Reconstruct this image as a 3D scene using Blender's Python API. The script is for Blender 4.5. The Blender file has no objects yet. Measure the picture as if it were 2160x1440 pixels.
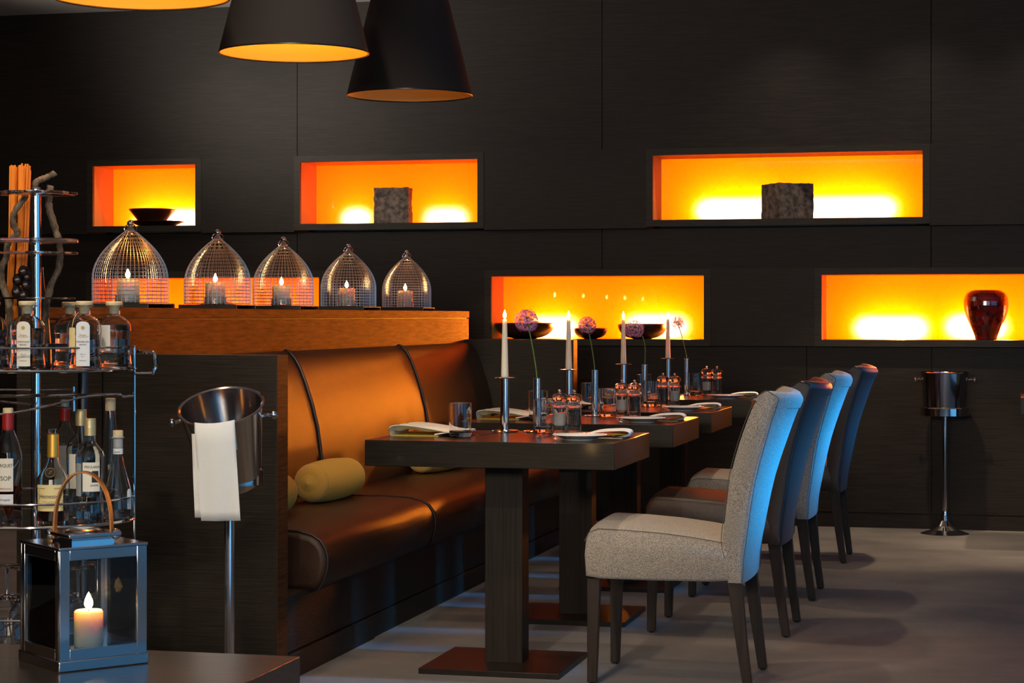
import bpy, math, random
from mathutils import Vector, Matrix
random.seed(7)
sc = bpy.context.scene
COL = sc.collection
PI = math.pi
# ------------------------------------------------------------------ camera frame
F = 4300.0; TH = math.atan(1060 / 4300); CT, ST = math.cos(TH), math.sin(TH); H = 1.14; HY = 668
def P(x, y, t):
    r = (x - 1080) / F * t
    return Vector((r * CT - t * ST, r * ST + t * CT, H - (y - HY) / F * t))
def XY(x, Y):                      # world X of image column x on the plane Y
    a = (x - 1080) / F
    return Y * (-ST + a * CT) / (CT + a * ST)
def ZY(x, y, Y):
    a = (x - 1080) / F
    return H - (y - HY) / F * Y / (CT + a * ST)
# ------------------------------------------------------------------ mesh builder
class MB:
    def __init__(s): s.v = []; s.f = []
    def add(s, vs, fs):
        n = len(s.v); s.v += [tuple(v) for v in vs]; s.f += [tuple(i + n for i in f) for f in fs]; return s
    def box(s, x0, x1, y0, y1, z0, z1):
        return s.add([(x0,y0,z0),(x1,y0,z0),(x1,y1,z0),(x0,y1,z0),(x0,y0,z1),(x1,y0,z1),(x1,y1,z1),(x0,y1,z1)],
                     [(0,3,2,1),(4,5,6,7),(0,1,5,4),(1,2,6,5),(2,3,7,6),(3,0,4,7)])
    def loft(s, rings, cap0=True, cap1=True, closed=True):
        n = len(rings[0]); vs = [p for r in rings for p in r]; fs = []
        for i in range(len(rings) - 1):
            for j in range(n if closed else n - 1):
                k = (j + 1) % n
                fs.append((i*n+j, i*n+k, (i+1)*n+k, (i+1)*n+j))
        if cap0: fs.append(tuple(reversed(range(n))))
        if cap1: fs.append(tuple(range((len(rings)-1)*n, len(rings)*n)))
        return s.add(vs, fs)
    def lathe(s, prof, seg=32, c=(0,0,0), m=None, cap=True):
        rings = []; full = [prof[0]]
        for (ra, za), (rb, zb) in zip(prof, prof[1:]):     # support loops keep long walls straight under smooth shading
            L_ = math.hypot(rb-ra, zb-za)
            if L_ > .005:
                for k_ in (.0006/L_, .5, 1-.0006/L_): full.append((ra+(rb-ra)*k_, za+(zb-za)*k_))
            full.append((rb, zb))
        for r, z in full:
            rr = max(r, 1e-5)
            ring = [Vector((rr*math.cos(2*PI*j/seg), rr*math.sin(2*PI*j/seg), z)) for j in range(seg)]
            if m: ring = [m @ p for p in ring]
            rings.append([p + Vector(c) for p in ring])
        return s.loft(rings, cap, cap)
    def tube(s, pts, r, seg=8, closed=False):
        pts = [Vector(p) for p in pts]; n = len(pts); rings = []; up = None
        for i, p in enumerate(pts):
            a = pts[i-1] if (i > 0 or closed) else p
            b = pts[(i+1) % n] if (i < n-1 or closed) else p
            d = (b - a).normalized()
            if up is None:
                up = Vector((0,0,1)) if abs(d.z) < .9 else Vector((1,0,0))
            u = (up - d * up.dot(d)).normalized(); w = d.cross(u); up = u
            rr = r[i] if isinstance(r, (list, tuple)) else r
            rings.append([p + (u*math.cos(2*PI*j/seg) + w*math.sin(2*PI*j/seg)) * rr for j in range(seg)])
        if closed: rings.append(rings[0]); return s.loft(rings, False, False)
        return s.loft(rings)
    def ring(s, c, R, r, seg=48, sub=8, ry=None, a0=0, a1=2*PI):
        full = abs(a1 - a0 - 2*PI) < 1e-6; ry = ry or R
        n = seg if full else seg + 1
        return s.tube([(c[0]+R*math.cos(a0+(a1-a0)*i/seg), c[1]+ry*math.sin(a0+(a1-a0)*i/seg), c[2]) for i in range(n)], r, sub, full)
    def ball(s, c, r, seg=16, rz=None):
        rz = rz or r
        return s.lathe([(r*math.sin(PI*i/10), -rz*math.cos(PI*i/10)) for i in range(11)], seg, c, cap=False)
    def prism(s, prof, a0, a1, axis='y'):    # prof = list of (x,z) extruded along y (or (x,y) along z)
        if axis == 'y': r0 = [(x,a0,z) for x,z in prof]; r1 = [(x,a1,z) for x,z in prof]
        else: r0 = [(x,y,a0) for x,y in prof]; r1 = [(x,y,a1) for x,y in prof]
        return s.loft([r0, r1])
    def quad(s, a, b, c, d): return s.add([a,b,c,d], [(0,1,2,3)])
    def xf(s, m): s.v = [tuple(m @ Vector(v)) for v in s.v]; return s
    def build(s, name, mat, parent=None, bevel=0, label=None, ang=35, seg=2, loc=None):
        me = bpy.data.meshes.new(name); me.from_pydata(s.v, [], s.f); me.validate()
        import bmesh
        bm = bmesh.new(); bm.from_mesh(me); bmesh.ops.recalc_face_normals(bm, faces=bm.faces); bm.to_mesh(me); bm.free()
        me.polygons.foreach_set('use_smooth', [True]*len(me.polygons)); me.set_sharp_from_angle(angle=math.radians(ang))
        me.materials.append(mat); me.update()
        o = bpy.data.objects.new(name, me); COL.objects.link(o)
        if parent: o.parent = parent
        if loc is not None: o.location = loc
        if bevel:
            b = o.modifiers.new('bevel', 'BEVEL'); b.width = bevel; b.segments = seg; b.limit_method = 'ANGLE'; b.angle_limit = math.radians(40); b.harden_normals = False
        if label: o['label'] = label
        return o
def thing(name, label, cat, loc=(0,0,0), rz=0, group=None):
    o = bpy.data.objects.new(name, None); COL.objects.link(o); o.empty_display_size = .05
    o.location = loc; o.rotation_euler = (0,0,rz)
    return tag(o, label, cat, group)
def tag(o, label, cat, group=None):
    o['label'] = label; o['category'] = cat
    if group: o['group'] = group
    return o
def struct(o): o['kind'] = 'structure'; return o
def dup(root, loc, label, rz=None, group=None):
    def cp(o, par):
        c = o.copy(); COL.objects.link(c); c.parent = par
        for ch in kids.get(o.name, []): cp(ch, c)
        return c
    kids = {}
    for o in list(bpy.data.objects):
        if o.parent: kids.setdefault(o.parent.name, []).append(o)
    c = cp(root, None); c.location = loc; c['label'] = label
    if rz is not None: c.rotation_euler = (c.rotation_euler[0], c.rotation_euler[1], rz)
    if group: c['group'] = group
    return c
def spl(pts, n=8):                  # catmull-rom
    pts = [Vector(p) for p in pts]; out = []
    for i in range(len(pts)-1):
        p0 = pts[max(i-1,0)]; p1 = pts[i]; p2 = pts[i+1]; p3 = pts[min(i+2,len(pts)-1)]
        for k in range(n):
            t = k/n
            out.append(.5*((2*p1)+(p2-p0)*t+(2*p0-5*p1+4*p2-p3)*t*t+(3*p1-p0-3*p2+p3)*t**3))
    out.append(pts[-1]); return out
def text_mesh(txt, size, w=None, bend=None, spacing=1.0):
    cu = bpy.data.curves.new('lettering', 'FONT'); cu.body = txt; cu.size = size; cu.align_x = 'CENTER'; cu.space_character = spacing
    cu.resolution_u = 3
    o = bpy.data.objects.new('lettering', cu); me = bpy.data.meshes.new_from_object(o)
    bpy.data.objects.remove(o)
    vs = [Vector(v.co) for v in me.vertices]; fs = [tuple(p.vertices) for p in me.polygons]
    if w and vs:
        xs = [v.x for v in vs]; k = w / max(1e-6, max(xs)-min(xs)); mid = (max(xs)+min(xs))/2
        for v in vs: v.x = (v.x-mid)*k
    return vs, fs
# ------------------------------------------------------------------ materials
def newmat(name):
    m = bpy.data.materials.new(name); m.use_nodes = True; nt = m.node_tree
    return m, nt, nt.nodes['Principled BSDF'], nt.nodes['Material Output']
def M(name, col, rough=.5, metal=0, spec=.5, trans=0, ior=1.45, coat=0, sss=0, emit=None, es=0, sheen=0, noise=None, bump=None, ramp=None, aniso=0):
    """noise=(scale xyz, detail); ramp=(col2); bump=(strength, scale xyz, detail)"""
    m, nt, b, out = newmat(name); N = nt.nodes; L = nt.links
    b.inputs['Base Color'].default_value = (*col, 1); b.inputs['Roughness'].default_value = rough
    b.inputs['Metallic'].default_value = metal; b.inputs['Specular IOR Level'].default_value = spec
    b.inputs['Transmission Weight'].default_value = trans; b.inputs['IOR'].default_value = ior
    b.inputs['Coat Weight'].default_value = coat; b.inputs['Coat Roughness'].default_value = .15
    b.inputs['Sheen Weight'].default_value = sheen
    if sss: b.inputs['Subsurface Weight'].default_value = sss; b.inputs['Subsurface Radius'].default_value = (.03,.018,.01); b.inputs['Subsurface Scale'].default_value = 1.0
    if emit: b.inputs['Emission Color'].default_value = (*emit,1); b.inputs['Emission Strength'].default_value = es
    tc = N.new('ShaderNodeTexCoord')
    if noise and ramp:
        mp = N.new('ShaderNodeMapping'); mp.inputs['Scale'].default_value = noise[0]; L.new(tc.outputs['Object'], mp.inputs['Vector'])
        nz = N.new('ShaderNodeTexNoise'); nz.inputs['Scale'].default_value = 1; nz.inputs['Detail'].default_value = noise[1]; nz.inputs['Roughness'].default_value = .65
        L.new(mp.outputs[0], nz.inputs['Vector'])
        cr = N.new('ShaderNodeValToRGB'); cr.color_ramp.elements[0].color = (*col,1); cr.color_ramp.elements[1].color = (*ramp,1)
        cr.color_ramp.elements[0].position = .38; cr.color_ramp.elements[1].position = .62
        L.new(nz.outputs['Fac'], cr.inputs['Fac']); L.new(cr.outputs['Color'], b.inputs['Base Color'])
    if bump:
        mp = N.new('ShaderNodeMapping'); mp.inputs['Scale'].default_value = bump[1]; L.new(tc.outputs['Object'], mp.inputs['Vector'])
        nz = N.new('ShaderNodeTexNoise'); nz.inputs['Scale'].default_value = 1; nz.inputs['Detail'].default_value = bump[2]
        L.new(mp.outputs[0], nz.inputs['Vector'])
        bp = N.new('ShaderNodeBump'); bp.inputs['Strength'].default_value = bump[0]; bp.inputs['Distance'].default_value = .004
        L.new(nz.outputs['Fac'], bp.inputs['Height']); L.new(bp.outputs['Normal'], b.inputs['Normal'])
    return m
WG = (7, 22, 190)
wenge = M('wenge_wood', (.012,.009,.006), .5, spec=.35, noise=(WG,4), ramp=(.025,.019,.0125), bump=(.25,(3,12,220),3))
wallwood = M('dark_veneer', (.009,.006,.0045), .5, spec=.28, noise=((7,20,170),5), ramp=(.018,.012,.009), bump=(.12,(9,20,230),3))
tablewood = M('table_veneer', (.007,.0055,.0035), .32, spec=.3, noise=((7,60,190),4), ramp=(.016,.012,.0075), coat=.3)
tablewood.node_tree.nodes['Principled BSDF'].inputs['Coat Roughness'].default_value = .08
postwood = M('post_veneer', (.011,.0075,.0055), .5, spec=.3, noise=((90,60,2.5),4), ramp=(.022,.015,.010), bump=(.15,(140,90,4),3))
oak = M('brown_oak', (.11,.026,.004), .65, spec=.15, noise=((14,7,80),6), ramp=(.22,.062,.011), bump=(.35,(14,6,120),4))
carpet = M('carpet', (.09,.079,.071), .95, spec=.1, noise=((2.2,3.0,1),9), ramp=(.14,.124,.111), bump=(.7,(260,260,260),2), sheen=.2)
plaster = M('ceiling_paint', (.7,.68,.65), .8)
leather = M('brown_leather', (.034,.015,.0075), .43, spec=.4, noise=((5,5,5),4), ramp=(.043,.019,.010), bump=(.22,(330,330,330),3))
leather2 = M('chair_leather', (.038,.027,.026), .4, spec=.6, bump=(.3,(300,300,300),3))
piping = M('leather_piping', (.018,.014,.016), .45)
tweed = M('grey_tweed', (.20,.18,.155), .9, spec=.2, noise=((330,330,380),3), ramp=(.50,.46,.41), bump=(.8,(420,420,420),2), sheen=.3)
bolster_m = M('mustard_corduroy', (.66,.39,.075), .8, spec=.2, sheen=.4, bump=(.2,(150,150,150),2))
chrome = M('chrome', (.72,.72,.74), .07, metal=1)
chrome2 = M('polished_steel', (.6,.6,.62), .12, metal=1, bump=(.03,(6,6,6),2))
wire_m = M('silver_wire', (.85,.76,.68), .33, metal=1)
glass = M('clear_glass', (1,1,1), 0, trans=1, ior=1.45)
acryl = M('acrylic', (.97,.98,1), .03, trans=1, ior=1.4)
bottleglass = M('bottle_glass', (.97,.99,.98), .01, trans=1, ior=1.3)
amber = M('amber_spirit', (.62,.16,.02), .02, trans=1, ior=1.33)
cognac = M('cognac_spirit', (.30,.055,.01), .02, trans=1, ior=1.33)
clearliq = M('clear_spirit', (.95,.97,.97), .0, trans=1, ior=1.33)
wax = M('ivory_wax', (.92,.84,.70), .5, sss=1)
wick_m = M('wick', (.02,.015,.012), .9)
flame_m = M('flame', (1,.7,.3), .5, emit=(1,.55,.20), es=110)
linen = M('white_linen', (.86,.86,.83), .85, spec=.2, bump=(.25,(500,500,500),2))
linen_y = M('mustard_linen', (.50,.40,.06), .85, spec=.2)
china = M('white_china', (.82,.82,.80), .12, spec=.6, coat=.5)
salt_m = M('salt', (.8,.79,.77), .9, bump=(1,(500,500,500),3))
pepper_m = M('peppercorns', (.012,.01,.009), .7, noise=((450,450,450),2), ramp=(.09,.07,.055), bump=(1,(450,450,450),2))
blackm = M('black_lacquer', (.012,.011,.011), .3)
slate = M('black_slate', (.02,.021,.018), .55)
bowl_m = M('dark_brown_ceramic', (.030,.010,.005), .28)
redglass = M('red_glass', (.30,.004,.004), .05, spec=.8, coat=1, noise=((22,22,22),4), ramp=(.05,.002,.002))
stone = M('rough_stone', (.04,.032,.028), .8, noise=((28,28,28),8), ramp=(.20,.145,.11), bump=(1,(34,34,34),9))
reed_m = M('orange_reed', (.95,.30,.03), .55, noise=((80,80,3),3), ramp=(.75,.20,.015))  # orange light on the reeds is put into this colour
bark = M('bark', (.05,.038,.028), .85, noise=((60,60,30),5), ramp=(.21,.155,.10), bump=(1,(150,150,70),5))
paper = M('cream_label', (.74,.70,.60), .7)
paper_b = M('white_label', (.72,.74,.76), .7)
paper_y = M('yellow_label', (.75,.62,.30), .6)
ink = M('black_ink', (.02,.018,.016), .7)
ink_g = M('gold_ink', (.45,.30,.07), .5)
gold = M('gold_foil', (.75,.42,.07), .35, metal=.7)
pgold = M('pale_gold_cap', (.62,.50,.26), .4, metal=.6)
redfoil = M('red_foil', (.30,.012,.012), .35)
cork = M('cream_stopper', (.62,.48,.26), .7, noise=((90,90,90),3), ramp=(.70,.58,.38))
greycap = M('grey_cap', (.30,.33,.34), .4)
strap_m = M('tan_leather_strap', (.46,.17,.035), .45, bump=(.2,(300,300,300),2))
stem_m = M('green_stem', (.10,.17,.03), .5)
petal = M('allium_petal', (.62,.17,.50), .55, noise=((60,60,60),2), ramp=(.80,.36,.66), sss=.1)
shade_in = M('shade_lining', (.85,.48,.10), .6)
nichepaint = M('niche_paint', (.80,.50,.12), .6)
boxpaint = M('lightbox_paint', (.8,.8,.8), .8)
shade_out, nt, b, out = newmat('shade_fabric')
b.inputs['Base Color'].default_value = (.03,.026,.027,1); b.inputs['Roughness'].default_value = .85
tl = nt.nodes.new('ShaderNodeBsdfTranslucent'); tl.inputs['Color'].default_value = (.10,.03,.008,1)
mx = nt.nodes.new('ShaderNodeMixShader'); mx.inputs[0].default_value = .35
nt.links.new(b.outputs[0], mx.inputs[1]); nt.links.new(tl.outputs[0], mx.inputs[2]); nt.links.new(mx.outputs[0], out.inputs['Surface'])
panel_m, nt, b, out = newmat('orange_backlit_glass')
tl = nt.nodes.new('ShaderNodeBsdfTranslucent'); tl.inputs['Color'].default_value = (1,.38,.10,1)
gl = nt.nodes.new('ShaderNodeBsdfGlossy'); gl.inputs['Roughness'].default_value = .02
fr = nt.nodes.new('ShaderNodeFresnel'); fr.inputs['IOR'].default_value = 1.45
mx = nt.nodes.new('ShaderNodeMixShader'); nt.links.new(fr.outputs[0], mx.inputs[0])
nt.links.new(tl.outputs[0], mx.inputs[1]); nt.links.new(gl.outputs[0], mx.inputs[2]); nt.links.new(mx.outputs[0], out.inputs['Surface'])
pane_m, nt, b, out = newmat('thin_pane')
tr = nt.nodes.new('ShaderNodeBsdfTransparent'); tr.inputs['Color'].default_value = (.95,.97,.98,1)
gl = nt.nodes.new('ShaderNodeBsdfGlossy'); gl.inputs['Roughness'].default_value = 0
fr = nt.nodes.new('ShaderNodeFresnel'); fr.inputs['IOR'].default_value = 1.6
mx = nt.nodes.new('ShaderNodeMixShader'); nt.links.new(fr.outputs[0], mx.inputs[0])
nt.links.new(tr.outputs[0], mx.inputs[1]); nt.links.new(gl.outputs[0], mx.inputs[2]); nt.links.new(mx.outputs[0], out.inputs['Surface'])
# ------------------------------------------------------------------ lights
def light(kind, name, loc, power, col, size=.1, sy=None, target=None, blend=.5, angle=60, rot=None, spread=180):
    d = bpy.data.lights.new(name, kind); d.energy = power; d.color = col
    if kind == 'AREA':
        d.shape = 'RECTANGLE' if sy else 'DISK'; d.size = size
        if sy: d.size_y = sy
        d.spread = math.radians(spread)
    elif kind == 'SPOT': d.shadow_soft_size = size; d.spot_blend = blend; d.spot_size = math.radians(angle)
    else: d.shadow_soft_size = size
    o = bpy.data.objects.new(name, d); COL.objects.link(o); o.location = loc
    if target is not None: o.rotation_euler = (Vector(target)-Vector(loc)).to_track_quat('-Z','Y').to_euler()
    if rot: o.rotation_euler = rot
    return o
# ------------------------------------------------------------------ setting
WB, WR = 11.10, 11.17          # band face / recessed wall face
o = struct(MB().box(-6.5,5.5,-2.5,11.6,-.1,0).build('floor', carpet))
o = struct(MB().box(-6.5,5.5,-2.5,11.8,2.95,3.05).build('ceiling', plaster))
struct(MB().box(-6.6,-6.5,-2.5,11.8,0,2.95).build('wall_left', wallwood))
Z1,Z2,Z3,Z4 = .981,1.405,1.629,2.064
niches = {  # name: x-left, x-right, z0, z1
 'N1':(XY(196,WB),XY(412,WB),1.674,2.029), 'N2':(XY(633,WB),XY(1007,WB),1.674,2.029), 'N3':(XY(1377,WB),XY(1946,WB),1.674,2.029),
 'N6':(XY(194,WB),XY(673,WB),1.016,1.367), 'N4':(XY(1036,WB),XY(1484.5,WB),1.016,1.367), 'N5':(XY(1733,WB),1.35,1.016,1.367)}
FW = .037
w = MB()
jx = [-6.5, XY(627,WR), XY(1270,WR), XY(1964,WR), 2.6, 5.5]
for a, c in zip(jx, jx[1:]):
    w.box(a+.002, c-.002, WR, 11.8, Z4, 2.95); w.box(a+.002, c-.002, WR, 11.8, Z2, Z3); 
jx2 = [-6.5, -3.2, -1.1, XY(1965,WR), 2.0, 5.5]
for a, c in zip(jx2, jx2[1:]): w.box(a+.0015, c-.0015, WR, 11.8, .083, Z1)
w.box(-6.5,5.5,WR+.012,11.8,0,2.95-.001) if False else None
def band(keys, z0, z1, x0=-6.5, x1=5.5):
    xs = x0
    for k in keys:
        a, c, _, _ = niches[k]
        w.box(xs, a-FW, WB, 11.8, z0, z1); xs = c+FW
    w.box(xs, x1, WB, 11.8, z0, z1)
band(['N1','N2','N3'], Z3, Z4); band(['N6','N4','N5'], Z1, Z2)
struct(w.build('wall_back', wallwood))
struct(MB().box(-6.5,5.5,WR+.004,WR+.02,0,.081).build('baseboard_back', wallwood))
labels_n = {
 'N1':'glowing orange wall niche with the dark bowl on a plate', 'N2':'glowing orange wall niche with the dark stone slab',
 'N3':'long glowing orange wall niche with the rough stone cube', 'N6':'glowing orange wall niche behind the wire birdcage lanterns',
 'N4':'glowing orange wall niche with three dark bowls behind the candles', 'N5':'glowing orange wall niche holding the tall dark red vase'}
DB = 11.385
# hot patches: (centre pixel x, half length m, Z, strength)
hot = {'N1':[(358,.20,1.715,1.3)], 'N2':[(752,.055,1.712,1.0),(940,.10,1.708,.75)], 'N3':[(1560,.22,1.735,1.4),(1790,.24,1.735,1.4)],
       'N6':[(300,.1,1.08,1.0),(470,.12,1.08,1.0),(600,.1,1.08,.6)], 'N4':[(1165,.12,1.075,1.1),(1385,.15,1.085,1.25)], 'N5':[(1880,.17,1.075,1.3),(2060,.13,1.085,1.5),(2290,.2,1.08,1.4)]}
KA, KY, KH = 1.0, 1.0, 1.0
for k, (a, c, z0, z1) in niches.items():
    t = thing('display_niche', labels_n[k], 'niche', ((a+c)/2, WB, z0), group='backlit orange niches in the dark wall')
    hw = (c-a)/2; h = z1-z0
    f = MB()
    for s in (-1,1):
        x_in, x_out = s*hw, s*(hw+FW)
        f.add([(x_in,-.003,0),(x_out,-.003,-FW),(x_out,-.003,h+FW),(x_in,-.003,h),(x_in,.02,0),(x_out,.02,-FW),(x_out,.02,h+FW),(x_in,.02,h)],
              [(0,1,2,3),(4,7,6,5),(0,3,7,4),(1,5,6,2),(0,4,5,1),(3,2,6,7)])
    for z_in, z_out in ((0,-FW+.001),(h,h+FW-.001)):
        f.add([(-hw,-.003,z_in),(hw,-.003,z_in),(hw+FW,-.003,z_out),(-hw-FW,-.003,z_out),(-hw,.02,z_in),(hw,.02,z_in),(hw+FW,.02,z_out),(-hw-FW,.02,z_out)],
              [(0,1,2,3),(4,7,6,5),(0,4,5,1),(1,5,6,2),(2,6,7,3),(3,7,4,0)])
    f.build('frame', wenge, t)
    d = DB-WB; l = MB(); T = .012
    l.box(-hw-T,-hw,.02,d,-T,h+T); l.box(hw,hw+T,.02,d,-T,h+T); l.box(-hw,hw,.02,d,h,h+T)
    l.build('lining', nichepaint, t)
    MB().box(-hw,hw,.02,d,-T,0).build('sill', wenge, t)
    MB().quad((-hw-T,d+.002,-T),(hw+T,d+.002,-T),(hw+T,d+.002,h+T),(-hw-T,d+.002,h+T)).build('backlit_panel', panel_m, t)
    bx = MB(); e = d+.2; q = .03
    bx.box(-hw-q,hw+q,e,e+.01,-q,h+q); bx.box(-hw-q,-hw-T-.002,d+.004,e,-q,h+q); bx.box(hw+T+.002,hw+q,d+.004,e,-q,h+q)
    bx.box(-hw-q,hw+q,d+.004,e,h+T+.002,h+q); bx.box(-hw-q,hw+q,d+.004,e,-q,-T-.002)
    bx.build('light_housing', boxpaint, t)
    cx = (a+c)/2; cz = (z0+z1)/2
    light('AREA','niche_ambient_lamp',(cx,DB+.18,cz), 5.5*hw*2*KA, (1,.145,.0), 2*hw, h*1.0, target=(cx,11,cz))
    for px_, hl, z, st in hot[k]:
        x = XY(px_, DB)
        light('AREA','niche_tube',(x,DB+.11,z), 4.3*hl*2*st*KY, (1,.85,.0), 2*hl, .03, target=(x,11,z))
        light('AREA','niche_white_tube',(x,DB+.06,z), 5*hl*2*st*KH, (.6,.9,2.6), 2*hl*.9, .012, target=(x,11,z), spread=115)
# added spots before the backlit panels, boosting the orange light into the room
for px_, z, pw, tg in ((1200,1.085,90,(-2.6,8.6,.8)),(1447,1.08,90,(-2.6,8.2,.8)),(1905,1.08,120,(-1.5,7.6,.8)),(2120,1.08,120,(-1.5,7.2,.8))):
    x = XY(px_, DB); light('SPOT','niche_fill_spot',(x,DB-.02,z), pw, (1,.24,.015), .02, target=tg, angle=95, blend=1)
# ------------------------------------------------------------------ niche contents
YN = 11.24
def base_pt(px_, Y, z): return (XY(px_, Y), Y, z)
def bowl(name, label, px_, rpx, hz, Y=YN, z=1.016, foot=.35, cat='bowl'):
    r = rpx/F*Y*.98
    n = 12; pr = [(r*foot,0)] + [(r*(foot+(1-foot)*math.sin(PI/2*i/n)), hz*(1-math.cos(PI/2*i/n))*.98+.004) for i in range(1,n+1)]
    inn = [(max(q-.006,0), zz+.004) for q, zz in reversed(pr[1:])]
    o = MB().lathe(pr+[(r-.002,hz+.004)]+inn+[(.001,.012)], 48).build(name, bowl_m, loc=base_pt(px_,Y,z)); return tag(o,label,cat)
def bowlz(px_, Y, ytop, z): return ZY(px_, ytop, Y)-z
bowl('ceramic_bowl','wide dark bowl in the candle niche, leftmost of its three bowls',1107,66,bowlz(1107,YN,683,1.016))
bowl('ceramic_bowl','small dark bowl in the middle between two wider bowls in the niche',1246,37,bowlz(1246,YN,694,1.016))
bowl('ceramic_bowl','wide dark bowl in the candle niche, rightmost of its three bowls',1355,54,bowlz(1355,YN,685,1.016))
# plate + bowl in niche 1
zz = 1.674
tag(MB().lathe([(.09,0),(.10,.004),(.165,.030),(.166,.034),(.10,.012),(.001,.010)],48).build('ceramic_plate',bowl_m,loc=base_pt(330,11.27,zz)),'flat dark plate under the dark bowl in the upper wall niche','plate')
r=.137
tag(MB().lathe([(.075,0),(.085,.004),(.137,.065),(.138,.072),(.133,.070),(.08,.012),(.001,.010)],48).build('ceramic_bowl',bowl_m,loc=(XY(321,11.27),11.27,zz+.0345)),'dark flared bowl resting on the flat plate in the upper wall niche','bowl')
# stones
def rock(name, label, x, Y, z, sx, sy, sz, rz, rough=.006):
    n = 10; mb = MB()
    import bmesh
    bm = bmesh.new(); bmesh.ops.create_cube(bm, size=1); bmesh.ops.subdivide_edges(bm, edges=bm.edges, cuts=n, use_grid_fill=True)
    from mathutils import noise
    for v in bm.verts:
        p = Vector((v.co.x*sx, v.co.y*sy, v.co.z*sz)); nn = noise.noise_vector(p*28+Vector((x,Y,0)))*rough + noise.noise_vector(p*70)*rough*.5
        if v.co.z < -.49: nn.z = 0
        v.co = p+nn+Vector((0,0,sz/2))
    mb.v = [tuple(v.co) for v in bm.verts]; bm.verts.index_update(); mb.f = [tuple(v.index for v in f.verts) for f in bm.faces]; bm.free()
    o = mb.build(name, stone, loc=(x,Y,z), ang=25); o.rotation_euler[2] = rz; return tag(o, label, 'stone')
rock('stone_slab','dark rough stone slab standing upright in the orange niche',XY(829,11.22),11.22,zz,.205,.09,.205,math.radians(2))
rock('stone_cube','brown rough stone cube turned corner forward in the long niche',XY(1661,11.24),11.24,zz,.205,.205,.195,math.radians(40),.0035)
# red vases
def red_vase(px_, label, Y=11.24):
    pr = [(.0,0),(.054,0),(.057,.004),(.060,.02),(.070,.045),(.083,.074),(.096,.102),(.107,.130),(.115,.160),(.1185,.185),(.118,.208),(.113,.231),(.103,.250),(.088,.262),(.073,.268),(.068,.264),(.082,.252),(.100,.225),(.105,.19),(.092,.13),(.070,.08),(.048,.03),(.001,.02)]
    return tag(MB().lathe([(q, z_) for q, z_ in pr], 56).build('red_vase', redglass, loc=base_pt(px_,Y,1.016), ang=60), label, 'vase')
red_vase(2080,'tall deep red glass vase with narrow foot, alone in its niche')
v = red_vase(458,'dark red vase half hidden behind the wire birdcage lanterns'); v.scale = (1.0,1.0,.80)
# ------------------------------------------------------------------ divider, partitions, bench
DX = -2.78; DY0, DY1 = 5.91, 10.33
t = thing('room_divider','long low wooden divider wall behind the leather bench, carrying wire lanterns','divider',(DX-.15,DY0,0))
MB().box(-.14,.15,.0,DY1-DY0,0,1.1305).build('body', oak, t)
MB().box(-.15,.152,-.006,DY1-DY0+.005,1.134,1.17).build('top_board', oak, t, bevel=.002)
MB().box(-.13,.14,.01,DY1-DY0-.01,1.1306,1.1339).build('shadow_gap', wenge, t)
MB().box(-.141,.151,-.012,-.001,0,1.122).build('end_panel', wenge, t)
def partition(y0,y1,label,ztop=1.022):
    t = thing('end_partition', label, 'partition', (-2.49,y0,0))
    MB().box(-.288,.29,0,y1-y0,0,ztop).build('panel', wenge, t, bevel=.0015)
    MB().box(.2902,.292,0.001,y1-y0-.001,0,ztop-.001).build('edge_veneer', oakdark, t)
oakdark = M('edge_veneer', (.045,.017,.006), .6, spec=.2, noise=((10,10,110),5), ramp=(.09,.036,.013), bump=(.3,(14,10,130),4))
partition(5.905,6.0,'dark wood partition at the near end of the bench, behind the napkin-draped bucket')
partition(10.235,10.33,'dark wood partition closing the far end of the leather bench')
bench = thing('upholstered_bench','long brown leather bench with high curved backrest along the divider','bench',(-2.49,6.0,0))
MB().box(-.28,.275,.005,4.23,.085,.262).build('base_panel', wenge, bench)
kb = MB().box(-.28,.287,.0,.9,0,.08); kb.box(-.28,.277,.905,4.23,0,.08); kb.build('kick_board', wenge, bench, bevel=.001)
seatp = [(-2.185,.255),(-2.163,.29),(-2.151,.33),(-2.15,.365),(-2.158,.395),(-2.176,.42),(-2.205,.437),(-2.25,.447),(-2.35,.452),(-2.5,.450),(-2.665,.443),(-2.68,.42),(-2.68,.255)]
backp = [(-2.60,.40),(-2.607,.5),(-2.613,.6),(-2.628,.71),(-2.65,.80),(-2.678,.885),(-2.70,.94),(-2.722,.978),(-2.745,1.003),(-2.760,1.008),(-2.772,1.0),(-2.775,.97),(-2.775,.40)]
for a, c in ((.225,1.497),(1.5,2.997),(3.0,4.225)):
    MB().prism([(x+2.49,z) for x,z in seatp], a, c).build('seat_cushion', leather, bench, bevel=.022, seg=4)
for a, c in ((.015,1.497),(1.5,2.997),(3.0,4.225)):
    MB().prism([(x+2.49,z) for x,z in backp], a, c).build('back_cushion', leather, bench, bevel=.010, seg=3)
for a in (1.498,2.998):
    MB().tube([(x+2.494,a,z+.001) for x,z in backp[:11]], .0065, 8).build('piping', piping, bench)
    MB().tube([(x+2.490,a,z) for x,z in seatp[1:11]], .004, 8).build('seat_piping', piping, bench)
pp = [(x+2.49+.001,.236,z) for x,z in seatp[:9]]
MB().tube(pp, .004, 8).build('seat_piping', piping, bench)
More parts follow.
